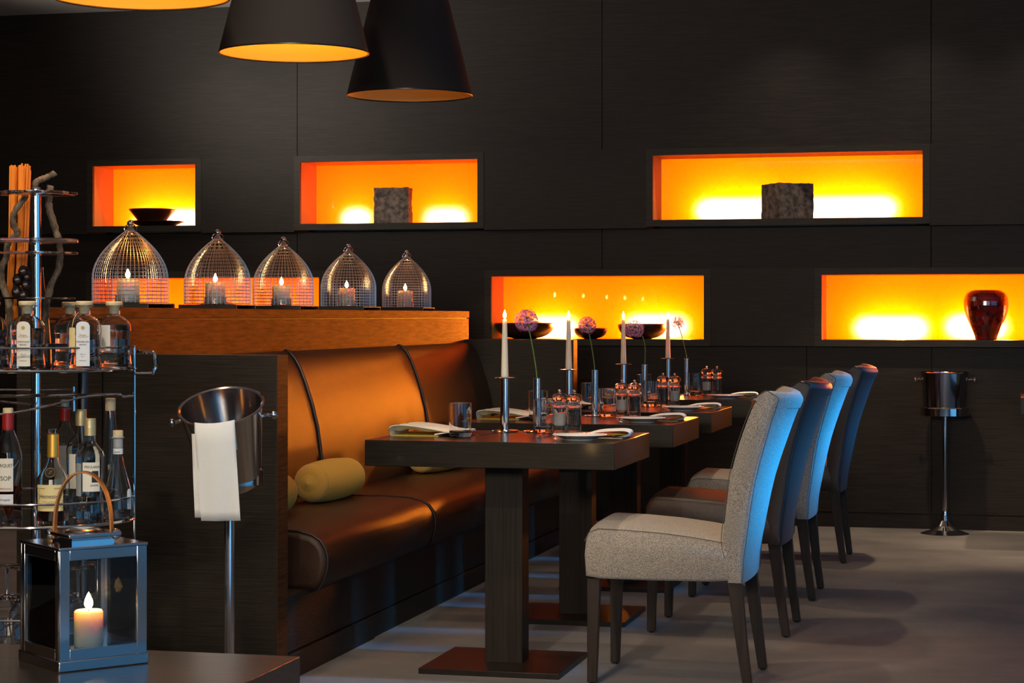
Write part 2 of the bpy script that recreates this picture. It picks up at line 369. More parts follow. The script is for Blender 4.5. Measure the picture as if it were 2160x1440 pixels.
def bolster(label, x, y, rz, L=.42, r=.07):
    pr = [(.0,-L/2),(.012,-L/2+.004)]
    for i in range(1,7): a = PI/2*i/6; pr.append((.02+(r-.02)*math.sin(a), -L/2+.012+.03*(1-math.cos(a))))
    n = 40
    for i in range(n*2+1):
        z = -L/2+.045+(L-.09)*i/(n*2); bulge = .007*math.sin(PI*(i/(n*2)))
        pr.append((r+bulge+(.0019 if i%2 else -.0019), z))
    for i in range(6,0,-1): a = PI/2*i/6; pr.append((.02+(r-.02)*math.sin(a), L/2-.012-.03*(1-math.cos(a))))
    pr += [(.012,L/2-.004),(.0,L/2)]
    m = Matrix.Rotation(-PI/2,4,'X')
    o = MB().lathe(pr, 40, (0,0,0), m).build('bolster_cushion', bolster_m, ang=80, loc=(x,y,.4515+r+.005)); o.rotation_euler[2] = rz
    return tag(o,label,'cushion',group='mustard bolster cushions on the bench')
bolster('mustard ribbed bolster cushion in full view on the bench, left of the nearest table',-2.505,7.30,math.radians(-5))
bolster('mustard ribbed bolster cushion partly hidden under the nearest tabletop',-2.50,8.77,math.radians(-12))
bolster('mustard bolster whose end just peeks out behind the near partition',-2.50,6.56,0)
# ------------------------------------------------------------------ tables
def make_table(loc, label):
    t = thing('dining_table', label, 'table', loc, group='dark wood pedestal tables along the bench')
    MB().box(0,.805,0,.62,.668,.75).build('tabletop', tablewood, t, bevel=.0015)
    MB().box(.325,.45,.265,.355,.012,.668).build('column', postwood, t, bevel=.001)
    MB().box(.15,.61,.09,.53,0,.018).build('base_plate', blackm_wood, t, bevel=.0015)
    return t
blackm_wood = M('base_plate_steel', (.012,.009,.008), .4, spec=.35, noise=((20,20,20),3), ramp=(.018,.013,.011))
TX = -2.0; TY = [6.163,7.275,8.23,9.52]
TN = ['nearest','second','third','farthest']
T0 = make_table((TX,TY[0],0),'nearest dark wood table with pedestal column beside the grey chair')
dup(T0,(TX,TY[1],0),'second dark wood pedestal table of the row, just behind the nearest one')
dup(T0,(TX,TY[2],0),'third dark wood pedestal table of the row along the bench')
dup(T0,(TX,TY[3],0),'farthest dark wood pedestal table of the row along the bench')
dup(T0,(.028,10.16,0),'dark wood table cut by the picture edge beside the far bucket stand')
# ------------------------------------------------------------------ chairs
def catmull2(pts, n=4): return [(p.x,p.y) for p in spl([(a,b,0) for a,b in pts], n)]
def make_chair(fab, leg_m, label, loc, seam):
    t = thing('dining_chair', label, 'chair', loc, group='high-backed dining chairs facing the bench')
    X0 = -1.05
    W = .225
    # seat
    sp = [(-1.292,.335),(-1.296,.40),(-1.292,.450),(-1.278,.478),(-1.25,.490),(-1.15,.487),(-1.05,.481),(-.95,.470),(-.85,.455),(-.82,.45),(-.82,.335),(-.9,.329),(-1.1,.327),(-1.25,.328)]
    rings = []
    ys = [-1,-.97,-.85,-.6,-.3,0,.3,.6,.85,.97,1]
    for u in ys:
        r = []
        for x,z in sp:
            k = max(0,(z-.43)/.06); crown = .020*(1-u*u)*k
            edge = .012 if abs(u) > .99 else (.004 if abs(u) > .96 else 0)
            cz = .41; r.append((x-X0+(edge if x < -1.1 else 0), W*u, z+crown-(edge if z > cz else -edge)))
        rings.append(r)
    MB().loft(rings).build('seat', fab, t, ang=50)
    # back
    front = [(-.852,.40),(-.866,.455),(-.856,.546),(-.842,.651),(-.815,.756),(-.776,.862),(-.750,.903),(-.728,.918)]
    rear = [(-.703,.912),(-.694,.893),(-.700,.868),(-.722,.80),(-.765,.64),(-.79,.48),(-.801,.40),(-.805,.328)]
    prof = catmull2(front,3)+catmull2(rear,3)+[(-.85,.328)]
    rings = []
    us = [-1,-.985,-.9,-.7,-.45,-.2,0,.2,.45,.7,.9,.985,1]
    for u in us:
        r = []
        for x,z in prof:
            f = max(0,min(1,(z-.33)/.58)); bul = (.012+.040*f)*(1-u*u)
            isrear = 1 if x > -.72-(.92-z)*.16 else 0
            cx_ = -.76-(.92-z)*.10
            sh = .010 if abs(u) > .99 else (.003 if abs(u) > .97 else 0)
            dx = (-sh if x > cx_ else sh); dz = -sh if z > .9 else (sh if z < .34 else 0)
            top = -.010*u*u*f*0
            r.append((x-X0+bul+dx, (W+.008*f)*u, z+dz+top-.012*f*(1-u*u)*(1 if z > .86 else 0)))
        rings.append(r)
    MB().loft(rings).build('backrest', fab, t, ang=50)
    # seams
    for s in (-1,1):
        q = [(x-X0+.002,(W+.0085*max(0,min(1,(z-.33)/.58)))*s*.992,z) for x,z in catmull2([(-.728,.916),(-.708,.905)]+rear[1:],3)]
        MB().tube(q,.0013,5).build('back_seam', seam, t)
        q = [(x-X0-.001,(W+.0085*max(0,min(1,(z-.33)/.58)))*s*.992,z) for x,z in catmull2(front,3)]
        MB().tube(q,.0012,5).build('back_seam', seam, t)
        q = [(x-X0, s*(W-.002), z-.004) for x,z in sp[2:9]]
        MB().tube(q,.0012,5).build('seat_seam', seam, t)
    q = []
    for i in range(13):
        u = -1+i/6; q.append((-.703-X0+.052*.97*(1-u*u)+.0005, (W+.007)*u*.995, .866-.010*(1-u*u)))
    MB().tube(q,.0012,5).build('back_seam', seam, t)
    for s in (-1,1):
        MB().loft([[(-1.288-X0,s*.205-.017*(1+s)-0,.33),(-1.248-X0,s*.205-.017*(1+s),.33),(-1.248-X0,s*.205-.017*(1+s)+.034,.33),(-1.288-X0,s*.205-.017*(1+s)+.034,.33)],
                   [(-1.288-X0,s*.205-.017*(1+s)+.003,.006),(-1.260-X0,s*.205-.017*(1+s)+.003,.006),(-1.260-X0,s*.205-.017*(1+s)+.031,.006),(-1.288-X0,s*.205-.017*(1+s)+.031,.006)]]).build('leg', leg_m, t, bevel=.0015)
        y0 = s*.205-.017*(1+s)
        MB().loft([[(-.852-X0,y0,.335),(-.808-X0,y0,.335),(-.808-X0,y0+.034,.335),(-.852-X0,y0+.034,.335)],
                   [(-.826-X0,y0+.003,.15),(-.792-X0,y0+.003,.15),(-.792-X0,y0+.032,.15),(-.826-X0,y0+.032,.15)],
                   [(-.803-X0,y0+.004,.006),(-.775-X0,y0+.004,.006),(-.775-X0,y0+.03,.006),(-.803-X0,y0+.03,.006)]]).build('leg', leg_m, t, bevel=.0015)
        g = MB().lathe([(.009,0),(.010,.004),(.008,.007)],12,(-1.274-X0,y0+.017,0)); g.lathe([(.009,0),(.010,.004),(.008,.007)],12,(-.789-X0,y0+.017,0))
        g.build('foot_glide', chrome2, t)
    return t
legm = M('chair_leg_wood', (.017,.011,.009), .35, noise=((60,60,4),3), ramp=(.03,.02,.016))
seam_g = M('tweed_seam', (.11,.098,.085), .9)
c1 = make_chair(tweed, legm, 'light grey tweed dining chair nearest to the camera, back turned right', (-1.05,6.40,0), seam_g)
c2 = make_chair(leather2, legm, 'dark brown leather dining chair between the two grey chairs', (-1.05,7.46,0), piping)
dup(c1,(-1.05,8.42,0),'light grey tweed dining chair between the two brown leather chairs')
dup(c2,(-1.03,9.71,0),'dark brown leather dining chair at the far end of the row')
# ------------------------------------------------------------------ tableware prototypes
TZ = .75
def at_table(i, x, dy): return (x, TY[i]+dy, TZ)
def flame_mesh(h, r): 
    return MB().lathe([(0,0),(r*.55,h*.08),(r*.95,h*.25),(r,h*.38),(r*.8,h*.58),(r*.4,h*.82),(0,h)],16)
def holder(loc,label):
    t = thing('candle_holder',label,'candle holder',loc,group='tall chrome candle holders on the tables')
    MB().lathe([(.0,0),(.047,0),(.048,.003),(.046,.0055),(.017,.007),(.0165,.007)],40).build('base_disc',chrome,t)
    MB().lathe([(.0155,.006),(.0155,.180),(.013,.1805)],32).build('tube',chrome,t)
    MB().lathe([(.013,.1805),(.034,.1810),(.035,.1825),(.034,.184),(.013,.1835)],40).build('drip_plate',chrome,t)
    return t
def taper(loc,label,h=.198):
    t = thing('taper_candle',label,'candle',loc,group='lit ivory taper candles on the tables')
    MB().lathe([(.0126,0),(.0126,.004),(.0078,h-.004),(.0072,h-.001),(.004,h),(.0,h-.001)],24).build('candle_body',wax,t)
    MB().tube([(0,0,h-.002),(0.0005,0,h+.006)],.0009,6).build('wick',wick_m,t)
    f = flame_mesh(.030,.0062).build('flame',flame_m,t,loc=(0,0,h+.002)); return t
def vase(loc,label):
    t = thing('bud_vase',label,'vase',loc,group='slim chrome bud vases on the tables')
    MB().lathe([(.0,0),(.045,0),(.046,.0025),(.044,.005),(.013,.006)],36).build('base_disc',chrome,t)
    MB().lathe([(.0135,.005),(.0135,.1815),(.0122,.1818),(.0115,.1805),(.0115,.01),(0,.01)],32).build('tube',chrome,t)
    return t
def allium(loc,label,dx,hz,r,bend=0,seed=1):
    rnd = random.Random(seed)
    t = thing('allium_flower',label,'flower',loc,group='purple allium flowers in the bud vases')
    # loc = mouth of vase; head centre at (dx,0,hz)
    if bend: pts = [(.0,0,-.12),(.0,0,-.03),(.002,0,0),(.003,0,hz*.45),(-.004,0,hz*.72),(dx*.45,0,hz*.88),(dx*.8,0,hz-.012)]
    else: pts = [(.008,0,-.13),(.0,0,-.0),(dx*.25,.0,hz*.35),(dx*.62,0,hz*.72),(dx*.9,0,hz-.012)]
    MB().tube(spl(pts,6),.0024,8).build('stem',stem_m,t)
    pd = MB(); fl = MB(); n = 170; c = Vector((dx,0,hz))
    for i in range(n):
        z = 1-2*(i+.5)/n; a = i*2.39996; q = math.sqrt(1-z*z)
        if z < -.86: continue
        d = Vector((q*math.cos(a),q*math.sin(a),z)); d = (d+Vector((rnd.gauss(0,.08),rnd.gauss(0,.08),rnd.gauss(0,.08)))).normalized()
        rr = r*(.86+.17*rnd.random()); pt = c+d*rr
        pd.tube([c+d*.004, c+d*rr*.95],.0004,3)
        u = d.orthogonal().normalized(); w_ = d.cross(u); k = 6; s = r*.20
        vs = [pt+d*.0006]; 
        for j in range(2*k):
            an = PI*j/k+i; rad = s if j%2==0 else s*.30
            vs.append(pt+(u*math.cos(an)+w_*math.sin(an))*rad+d*(.0035 if j%2==0 else 0))
        fl.add(vs,[(0,1+j,1+(j+1)%(2*k)) for j in range(2*k)])
    pd.build('pedicels',stem_m,t); fl.build('florets',petal,t,ang=180)
    return t
def tumbler(loc,label):
    r,h = .0365,.112
    o = MB().lathe([(.0,.001),(.030,0),(.034,.003),(r,.010),(r,h-.001),(r-.001,h),(r-.002,h-.001),(r-.0022,.022),(.028,.015),(.0,.014)],40).build('water_glass',glass,loc=loc,ang=60)
    return tag(o,label,'glass',group='clear water tumblers on the tables')
def mill(loc,label,fill,fm):
    t = thing('spice_mill',label,'mill',loc,group='clear acrylic salt and pepper mills on the tables')
    MB().lathe([(.0,0),(.0245,0),(.0255,.003),(.0245,.006),(.0235,.010),(.0235,.084),(.0225,.086),(.0210,.086),(.0205,.030),(.019,.026),(.0,.026)],32).build('body',acryl,t,ang=60)
    MB().lathe([(.0,.0265),(.0185,.0265),(.0200,.031),(.0200,fill),(.0,fill+.001)],24).build('filling',fm,t)
    MB().lathe([(.0,.0865),(.0265,.0865),(.028,.089),(.0265,.093),(.021,.096),(.0185,.103),(.021,.108),(.0265,.114),(.0272,.120),(.0245,.127),(.018,.1325),(.006,.1345),(.0,.1345)],32).build('head',acryl,t,ang=60)
    k = MB().lathe([(.0,.1346),(.0045,.1346),(.004,.137)],16); k.ball((0,0,.1415),.0062); k.build('knob',chrome,t)
    return t
def plate(loc,label):
    t = MB().lathe([(.0,.002),(.045,0),(.048,.001),(.050,.004),(.086,.0165),(.088,.018),(.086,.0192),(.052,.0075),(.045,.0055),(.0,.005)],56).build('bread_plate',china,loc=loc)
    return tag(t,label,'plate',group='white bread plates on the tables')
def knife(loc,rz,label,tilt=0,L=.20):
    prof = [(-L/2,-.004),(-L/2+.01,-.006),(-.01,-.005),(0,-.006),(L/2-.02,-.009),(L/2,-.002),(L/2-.004,.004),(0,.005),(-L/2+.01,.006),(-L/2,.004)]
    o = MB().prism(prof,0,.002,'z').build('table_knife',chrome,loc=loc,bevel=.0006); o.rotation_euler = (0,tilt,rz)
    return tag(o,label,'knife',group='steel table knives')
def fork(loc,rz,label,tilt=0,L=.19):
    mb = MB(); prof = [(-L/2,-.005),(-L/2+.02,-.006),(-.02,-.0025),(.035,-.003),(.05,-.010),(.055,-.011),(.055,.011),(.05,.010),(.035,.003),(-.02,.0025),(-L/2+.02,.006),(-L/2,.005)]
    mb.prism(prof,0,.002,'z')
    for k in range(4): y = -.0095+k*.0063; mb.box(.054,L/2,y-.0015,y+.0015,.0002,.0018)
    o = mb.build('table_fork',chrome,loc=loc); o.rotation_euler = (0,tilt,rz)
    return tag(o,label,'fork',group='steel table forks')
def cloth_sheet(prof, y0, y1, th=.0012, wob=0, skew=0, ny=8):
    """prof list (x,z) swept over y with a little waviness"""
    rings = []
    for i in range(ny+1):
        v = i/ny; y = y0+(y1-y0)*v; top = []; bot = []
        for j,(x,z) in enumerate(prof):
            k = j/(len(prof)-1); dz = wob*math.sin(2.2*v*PI+3*k)*math.sin(PI*k)
            top.append((x+skew*v,y,z+abs(dz)+th)); bot.append((x+skew*v,y,z+abs(dz)))
        rings.append(top+bot[::-1])
    return MB().loft(rings)
def napkin_bench(loc,label):
    t = thing('folded_napkin',label,'napkin',loc,group='folded white napkins on the bench side')
    cloth_sheet(spl2([(-.115,.002),(-.118,.006),(-.112,.011),(-.06,.014),(.03,.014),(.09,.013)]),-.115,.10,.0025,.022,.0).build('top_layer',linen,t)
    MB().box(-.112,.05,-.118,.09,.0005,.0035).build('underside',linen_y,t)
    cloth_sheet(spl2([(.035,.005),(.07,.009),(.115,.012),(.12,.008),(.10,.004)]),-.11,.05,.004,.004,.01).build('folded_corner',linen,t)
    return t
def spl2(p): return [(q.x,q.y) for q in spl([(a,b,0) for a,b in p],4)]
def napkin_chair(loc,label):
    t = thing('folded_napkin',label,'napkin',loc,group='folded white napkins on the chair side')
    cloth_sheet(spl2([(-.085,.004),(-.03,.017),(.03,.020),(.065,.019),(.078,.012),(.07,.004),(.04,.002)]),-.075,.075,.0016,.004,-.015).build('top_layer',linen,t)
    cloth_sheet(spl2([(-.075,.001),(-.02,.009),(.03,.012),(.06,.011),(.066,.007),(.055,.0035),(.02,.002)]),-.073,.07,.0012,.0,-.015).build('underside',linen_y,t)
    MB().box(-.075,.055,-.074,.07,.0002,.0012).build('bottom_layer',linen,t)
    return t
hx = [-1.684,-1.70,-1.665,-1.682]; hdy = [.565,.55,.565,.56]
vx = [-1.573,-1.60,-1.573,-1.59]
fl = [(-.036,.194,.039,0),(-.030,.174,.034,0),(-.044,.154,.040,1),(-.046,.176,.033,0)]
H0 = V0 = G0 = S0 = R0 = PL0 = NB0 = NC0 = K0 = F0 = K1 = F1 = C0 = None
for i in range(4):
    n = TN[i]
    lh = at_table(i,hx[i],hdy[i]); lv = at_table(i,vx[i],.572)
    lb = f'tall chrome candle holder with round base on the {n} table'
    H0 = H0 or holder(lh,lb)
    if i: dup(H0,lh,lb)
    lc = (lh[0],lh[1],TZ+.1838); lb = f'lit ivory taper candle in the holder on the {n} table'
    if i == 0: C0 = taper(lc,lb)
    else: dup(C0,lc,lb)
    lb = f'slim chrome bud vase on the {n} table, holding an allium'
    if i == 0: V0 = vase(lv,lb)
    else: dup(V0,lv,lb)
    dx,hz,r,bd = fl[i]
    allium((lv[0],lv[1],TZ+.1818),f'purple allium flower head on a green stem, standing on the {n} table',dx,hz,r,bd,seed=11+i)
    la, lb2 = at_table(i,-1.742,.205), at_table(i,-1.535,.515)
    lab = f'clear water tumbler near the bench on the {n} table'; lab2 = f'clear water tumbler beside the mills on the {n} table'
    if i == 0: G0 = tumbler(la,lab)
    else: dup(G0,la,lab)
    dup(G0,lb2,lab2)
    a_, b_ = at_table(i,-1.478,.50), at_table(i,-1.426,.49)
    if i == 2: a_, b_ = b_, a_
    lab = f'clear mill filled with white salt on the {n} table'; lab2 = f'clear mill filled with black peppercorns on the {n} table'
    if i == 0: S0 = mill(a_,lab,.068,salt_m); R0 = mill(b_,lab2,.080,pepper_m)
    else: dup(S0,a_,lab); dup(R0,b_,lab2)
    lp = at_table(i,-1.335,.150)
    lab = f'white bread plate near the chair end of the {n} table'
    if i == 0: PL0 = plate(lp,lab)
    else: dup(PL0,lp,lab)
    ln = at_table(i,-1.275,.34); lab = f'white napkin folded over mustard lining, beside the plate on the {n} table'
    if i == 0: NC0 = napkin_chair(ln,lab)
    else: dup(NC0,ln,lab)
    lw = at_table(i,-1.87,.335); lab = f'folded white napkin at the bench end of the {n} table'
    if i == 0: NB0 = napkin_bench(lw,lab)
    else: dup(NB0,lw,lab)
    lk = (lp[0]+.03,lp[1]+.012,TZ+.0205); lab = f'steel knife lying across the bread plate on the {n} table'
    if i == 0: K0 = knife(lk,math.radians(8),lab)
    else: dup(K0,lk,lab)
    lk = at_table(i,-1.437,.27); lk = (lk[0],lk[1],TZ+.0002); lab = f'steel fork beside the bread plate on the {n} table'
    if i == 0: F0 = fork(lk,math.radians(100),lab)
    else: dup(F0,lk,lab)
    lk = at_table(i,-1.70,.42); lk = (lk[0],lk[1],TZ+.0003); lab = f'steel knife beside the bench-side napkin on the {n} table'
    if i == 0: K1 = knife(lk,math.radians(80),lab)
    else: dup(K1,lk,lab)
for i,c in enumerate(((.0,0),)): pass
# flames give light
# ------------------------------------------------------------------ pendant lamps
def pendant(loc,label,on):
    t = thing('pendant_lamp',label,'lamp',loc,group='big black cone pendant lamps')
    r0,r1,h = .25,.145,.42
    MB().lathe([(r0,0),(r1,h)],72,cap=False).build('shade',shade_out,t)
    MB().lathe([(r0-.003,.001),(r1-.003,h-.001)],72,cap=False).build('shade_lining',shade_in,t)
    MB().ring((0,0,0),r0-.0015,.003,72,6).build('rim',blackm,t)
    MB().lathe([(r1-.004,h-.004),(.02,h-.004),(.02,h),(r1-.004,h)],48,cap=False).build('top_disc',shade_in,t)
    MB().lathe([(.0,.26),(.02,.265),(.03,.29),(.028,.32),(.015,.35),(.015,.385),(0,.385)],20).build('bulb',bulb_on if on else bulb_off,t)
    MB().tube([(0,0,.385),(0,0,2.95-loc[2])],.003,8).build('cord',blackm,t)
    return t
bulb_on = M('lit_bulb',(1,.8,.5),.4,emit=(1,.6,.2),es=30); bulb_off = M('unlit_bulb',(.7,.65,.55),.3)
lpos = [P(287,0,5.6),P(630,118,6.8),P(873,194,8.1)]
for i,(p,on,lb) in enumerate(zip(lpos,(1,1,0),('lit black cone pendant lamp cut off by the top of the picture','lit black cone pendant lamp glowing orange inside, middle of the three','unlit black cone pendant lamp hanging lowest and farthest'))):
    p = Vector((-2.335,p.y,2.02)); pendant(tuple(p),lb,on)
    if on: light('POINT','pendant_bulb',(p.x,p.y,2.02+.22),7,(1,.50,.08),.03)
    else: light('POINT','pendant_bulb',(p.x,p.y,2.02+.24),.35,(1,.62,.25),.03)
# ------------------------------------------------------------------ birdcage lanterns
def make_cage(loc,label):
    t = thing('wire_cage_lantern',label,'lantern',loc,group='wire birdcage lanterns along the divider')
    s = .107; zb = .017; HT = .272
    def fz(z): u = max(0,(z-.10)/(HT-.10)); return 1-u**2*.985
    def rim(k):    # k in 0..4 around a square with rounded corners
        side = int(k)%4; q = (k-int(k))*2-1
        p = {0:(q,-1),1:(1,q),2:(-q,1),3:(-1,-q)}[side]; l = (abs(p[0])**6+abs(p[1])**6)**(1/6)
        return p[0]/l*s, p[1]/l*s
    w = MB(); nv = 13
    zs = [zb+i*(.10-zb)/2 for i in range(2)]+[.10+(HT-.10)*j/11 for j in range(12)]
    for m in range(4*nv):
        k = m/nv+.5/nv; x,y = rim(k); top = 12 if m%3==0 else (10 if m%3==1 else 9)
        w.tube([(x*fz(z),y*fz(z),z) for z in zs[:2+top]],.0012,4)
    z = zb+.002; j = 0
    while z < .255:
        f = fz(z); w.tube([(rim(i/12)[0]*f,rim(i/12)[1]*f,z) for i in range(48)],.0011,4,True); z += .0128; j += 1
    w.build('wire_cage',wire_m,t,ang=80)
    k = MB().lathe([(.012,HT-.012),(.016,HT-.006),(.010,HT+.002),(.006,HT+.008)],20); k.ball((0,0,HT+.017),.0115); k.build('finial',chrome,t)
    MB().tube([(.021*math.cos(a)+.0,.003*math.cos(a),HT+.004+.021*math.sin(a)*.75-.006) for a in [2*PI*i/24 for i in range(24)]],.0022,6,True).build('carrying_ring',chrome,t)
    bs = MB(); e = .114
    bs.box(-e,e,-e,-e+.006,0,.012); bs.box(-e,e,e-.006,e,0,.012); bs.box(-e,e,-e,e,.012,.0155)
    bs.build('base',slate,t)
    return t
def pillar(loc,label,r=.038,h=.078,grp='lit pillar candles inside the wire lanterns'):
    t = thing('pillar_candle',label,'candle',loc,group=grp)
    MB().lathe([(.0,0),(r-.001,0),(r,.002),(r,h-.004),(r-.003,h),(r-.008,h-.001),(.01,h-.005),(.0,h-.006)],36).build('candle_body',wax,t)
    MB().tube([(0,0,h-.007),(0,0,h+.006)],.0012,6).build('wick',wick_m,t)
    flame_mesh(.034,.0085).build('flame',flame_m,t,loc=(0,0,h+.001)); return t
def coaster(loc,label):
    o = MB().lathe([(.0,0),(.040,0),(.042,.003),(.041,.024),(.042,.026),(.039,.027),(.0385,.006),(.0,.005)],36).build('glass_candle_dish',glass,loc=loc,ang=60)
    return tag(o,label,'candle dish',group='small glass dishes under the pillar candles')
cage_px = [275,459,598,735,858]; CXc = -2.93
cn = ['first wire birdcage lantern from the trolley, the largest in view','second wire birdcage lantern counted from the trolley','middle one of the five wire birdcage lanterns','fourth wire birdcage lantern, second from the far end','wire birdcage lantern at the far end of the divider']
sn = ['first lantern, next to the trolley','second lantern from the trolley','middle lantern of the five','fourth lantern from the trolley','lantern at the far end of the divider']
for i,px_ in enumerate(cage_px):
    t_ = F*(-CXc)/(CT*(2140-px_)); Y = (t_+CXc*ST)/CT; loc = (CXc,Y,1.1703)
    if i == 0: CG = make_cage(loc,cn[0])
    else: dup(CG,loc,cn[i],rz=[0,.05,0,-.04,.03][i])
    ld = (CXc-.005,Y-.01,1.1703+.0158); lab = f'glass dish under the candle in the {sn[i]}'
    if i == 0: D0 = coaster(ld,lab)
    else: dup(D0,ld,lab)
    lp = (ld[0],ld[1],ld[2]+.0055); lab = f'lit ivory pillar candle inside the {sn[i]}'
    if i == 0: PC = pillar(lp,lab)
    else: dup(PC,lp,lab)
# ------------------------------------------------------------------ bucket stands
def knob_handle(mb,s,R,z,k=1.0):
    mb.tube([(s*R,0,z),(s*(R+.012*k),0,z+.004),(s*(R+.026*k),0,z)],.005*k,8); mb.ball((s*(R+.032*k),0,z),.010*k,12,.012*k)
def stand(loc,label,R,zr,pr=.014,lab=True):
    t = thing('bucket_stand',label,'stand',loc,group='chrome bucket stands')
    MB().lathe([(.0,0),(.125,0),(.126,.003),(.11,.008),(.07,.022),(.04,.042),(.024,.07),(.018,.10),(.016,.12),(.0,.12)],48).build('trumpet_base',chrome,t)
    MB().lathe([(pr,.11),(pr,zr-.045)],28).build('pole',chrome,t)
    g = MB().lathe([(R,zr-.042),(R,zr-.004),(R+.003,zr),(R+.006,zr),(R+.003,zr-.004),(R+.003,zr-.042),(R-.02,zr-.046),(.0,zr-.047),(0,zr-.044),(R-.02,zr-.043)],48,cap=False)
    g.build('cup_ring',chrome,t); return t
def bucket(name,loc,label,R0,R1,h):
    t = thing(name,label,'bucket',loc,group='polished champagne buckets')
    MB().lathe([(.0,0),(R0-.003,0),(R0,.004),(R1,h-.002),(R1+.005,h),(R1+.006,h+.003),(R1+.002,h+.005),(R1-.003,h+.002),(R0-.005,.008),(.0,.005)],56).build('pail',chrome2,t)
    for s in (-1,1):
        g = MB(); knob_handle(g,s,R0+(R1-R0)*.85,h*.84); g.build('knob_handle',chrome,t)
    return t
fs = (XY(1993,10.95),10.95,0)
stand(fs,'chrome bucket stand with trumpet base by the back wall',.122,.665)
bucket('champagne_bucket',(fs[0],fs[1],.624),'upright polished bucket on the stand by the back wall',.110,.122,.222)
pn = P(484,1010,5.6); ns = (pn.x,pn.y,0)
stand(ns,'chrome bucket stand in front of the near partition, base hidden',.090,P(484,988,5.6).z+.0)
br = P(484,1026,5.6)
bk = bucket('champagne_bucket',(ns[0]+.010*CT,ns[1]+.010*ST,br.z+.012),'tilted polished bucket with a white cloth over its rim',.078,.112,.232)
# tilt the bucket: mouth leans to the camera and to the left
vd = Vector((-ST,CT,0)); rd = Vector((CT,ST,0))
axis = (Vector((0,0,1))*math.cos(math.radians(24)) - vd*math.sin(math.radians(24)) - rd*.085).normalized()
bk.rotation_euler = axis.to_track_quat('Z','Y').to_euler()
bkm = Matrix.Translation(bk.location) @ axis.to_track_quat('Z','Y').to_matrix().to_4x4()
q = axis.to_track_quat('Z','Y')
# rotate about own axis so the knobs lie along the picture's horizontal
xl = q @ Vector((1,0,0)); import_ang = math.atan2(xl.cross(rd).dot(axis), xl.dot(rd))
bk.rotation_euler = (Matrix.Rotation(import_ang,4,axis) @ q.to_matrix().to_4x4()).to_euler()
bkm = Matrix.Translation(bk.location) @ Matrix.Rotation(import_ang,4,axis) @ q.to_matrix().to_4x4()
# cloth over the rim (hangs straight down in front)
rim_pts = []
for k in range(13):
    u = -1+k/6
    a_ = -PI/2+u*.46-.02
    rim_pts.append(bkm @ Vector((.121*math.cos(a_),.121*math.sin(a_),.240)))
def hang(pt0, k, drop, inset=0):
    return [pt0 - axis*.05*0 + Vector((0,0,0))]
rings = []; nk = len(rim_pts)
Lh = .262
cols = []
for k,pt in enumerate(rim_pts):
    u = -1+k/6
    inn = bkm @ Vector((.104*math.cos(-PI/2+u*.46-.02),.104*math.sin(-PI/2+u*.46-.02),.150))
    top = pt+Vector((0,0,.004)); base = pt - vd*.008
    tgt = Vector((ns[0],ns[1],0))-vd*.125+rd*(u*.053-.004)
    col = [inn, pt*.55+inn*.45, top]
    for s in range(1,11):
        f = s/10; z = base.z-f*(Lh+ (pt.z-rim_pts[6].z)*.9)
        xy = base.lerp(tgt, min(1,f*.9)); wv = .003*math.sin(u*5+f*3)*f
        col.append(Vector((xy.x,xy.y,z))-vd*wv)
    cols.append(col)
mb = MB(); th = vd*.0025
for lay in (0,):
    rr = []
    for s in range(len(cols[0])): rr.append([cols[k][s] for k in range(nk)]+[cols[k][s]+th+(Vector((0,0,-.003)) if s < 3 else Vector((0,0,0))) for k in reversed(range(nk))])
    mb.loft(rr)
cl = thing('serving_cloth','white cloth napkin draped over the rim of the tilted bucket','napkin',(ns[0],ns[1],cols[6][-1].z))
io = Matrix.Translation(-Vector(cl.location)); mb.xf(io).build('front_layer',linen,cl,ang=80)
mb = MB(); rr = []
for s in range(3,len(cols[0])): rr.append([cols[k][s]+vd*.006-rd*(.006+.001*s)+Vector((0,0,.008 if s>9 else 0)) for k in range(0,nk-1)]+[cols[k][s]+vd*.0085-rd*(.006+.001*s)+Vector((0,0,.008 if s>9 else 0)) for k in reversed(range(0,nk-1))])
mb.loft(rr); mb.xf(io).build('back_layer',linen,cl,ang=80)
# ------------------------------------------------------------------ foreground table + lantern
FZ = .46
pc = P(633,1384,F*(H-FZ)/716)
t = thing('low_table','dark low side table cut off in the near corner, under the steel lantern','table',(pc.x,pc.y,0))
MB().box(-1.7,0,-.85,0,FZ-.075,FZ).build('tabletop', M('low_table_top',(.05,.036,.026),.28,spec=.6,noise=((2.2,70,110),4),ramp=(.085,.062,.046),bump=(.04,(4,90,160),2)), t, bevel=.0015)
for x in (-.09,-1.6):
    for y in (-.09,-.76): MB().box(x-.04,x+.04,y-.04,y+.04,0,FZ-.075).build('leg',wenge,t)
Mm = P(135,1420,3.89); Lm = P(45,1390,4.05); Rm = P(308,1400,3.994)
cen = (Lm+Rm)/2; dirR = Vector((Rm.x-Mm.x,Rm.y-Mm.y,0)).normalized(); rz = math.atan2(dirR.y,dirR.x); S = .092
lt = thing('candle_lantern','polished steel and glass lantern with tan strap on the low table','lantern',(cen.x,cen.y,FZ),rz)
MB().box(-S-.003,S+.003,-S-.003,S+.003,.0003,.021).build('base_slab',chrome2,lt,bevel=.002)
fr_ = MB(); bw = .021; zt = .232
for sx in (-1,1):
    for sy in (-1,1):
        fr_.box(min(sx*S,sx*(S-bw)),max(sx*S,sx*(S-bw)),min(sy*S,sy*(S-.006)),max(sy*S,sy*(S-.006)),.021,zt)
        fr_.box(min(sx*S,sx*(S-.006)),max(sx*S,sx*(S-.006)),min(sy*(S-.006),sy*(S-bw)),max(sy*(S-.006),sy*(S-bw)),.021,zt)
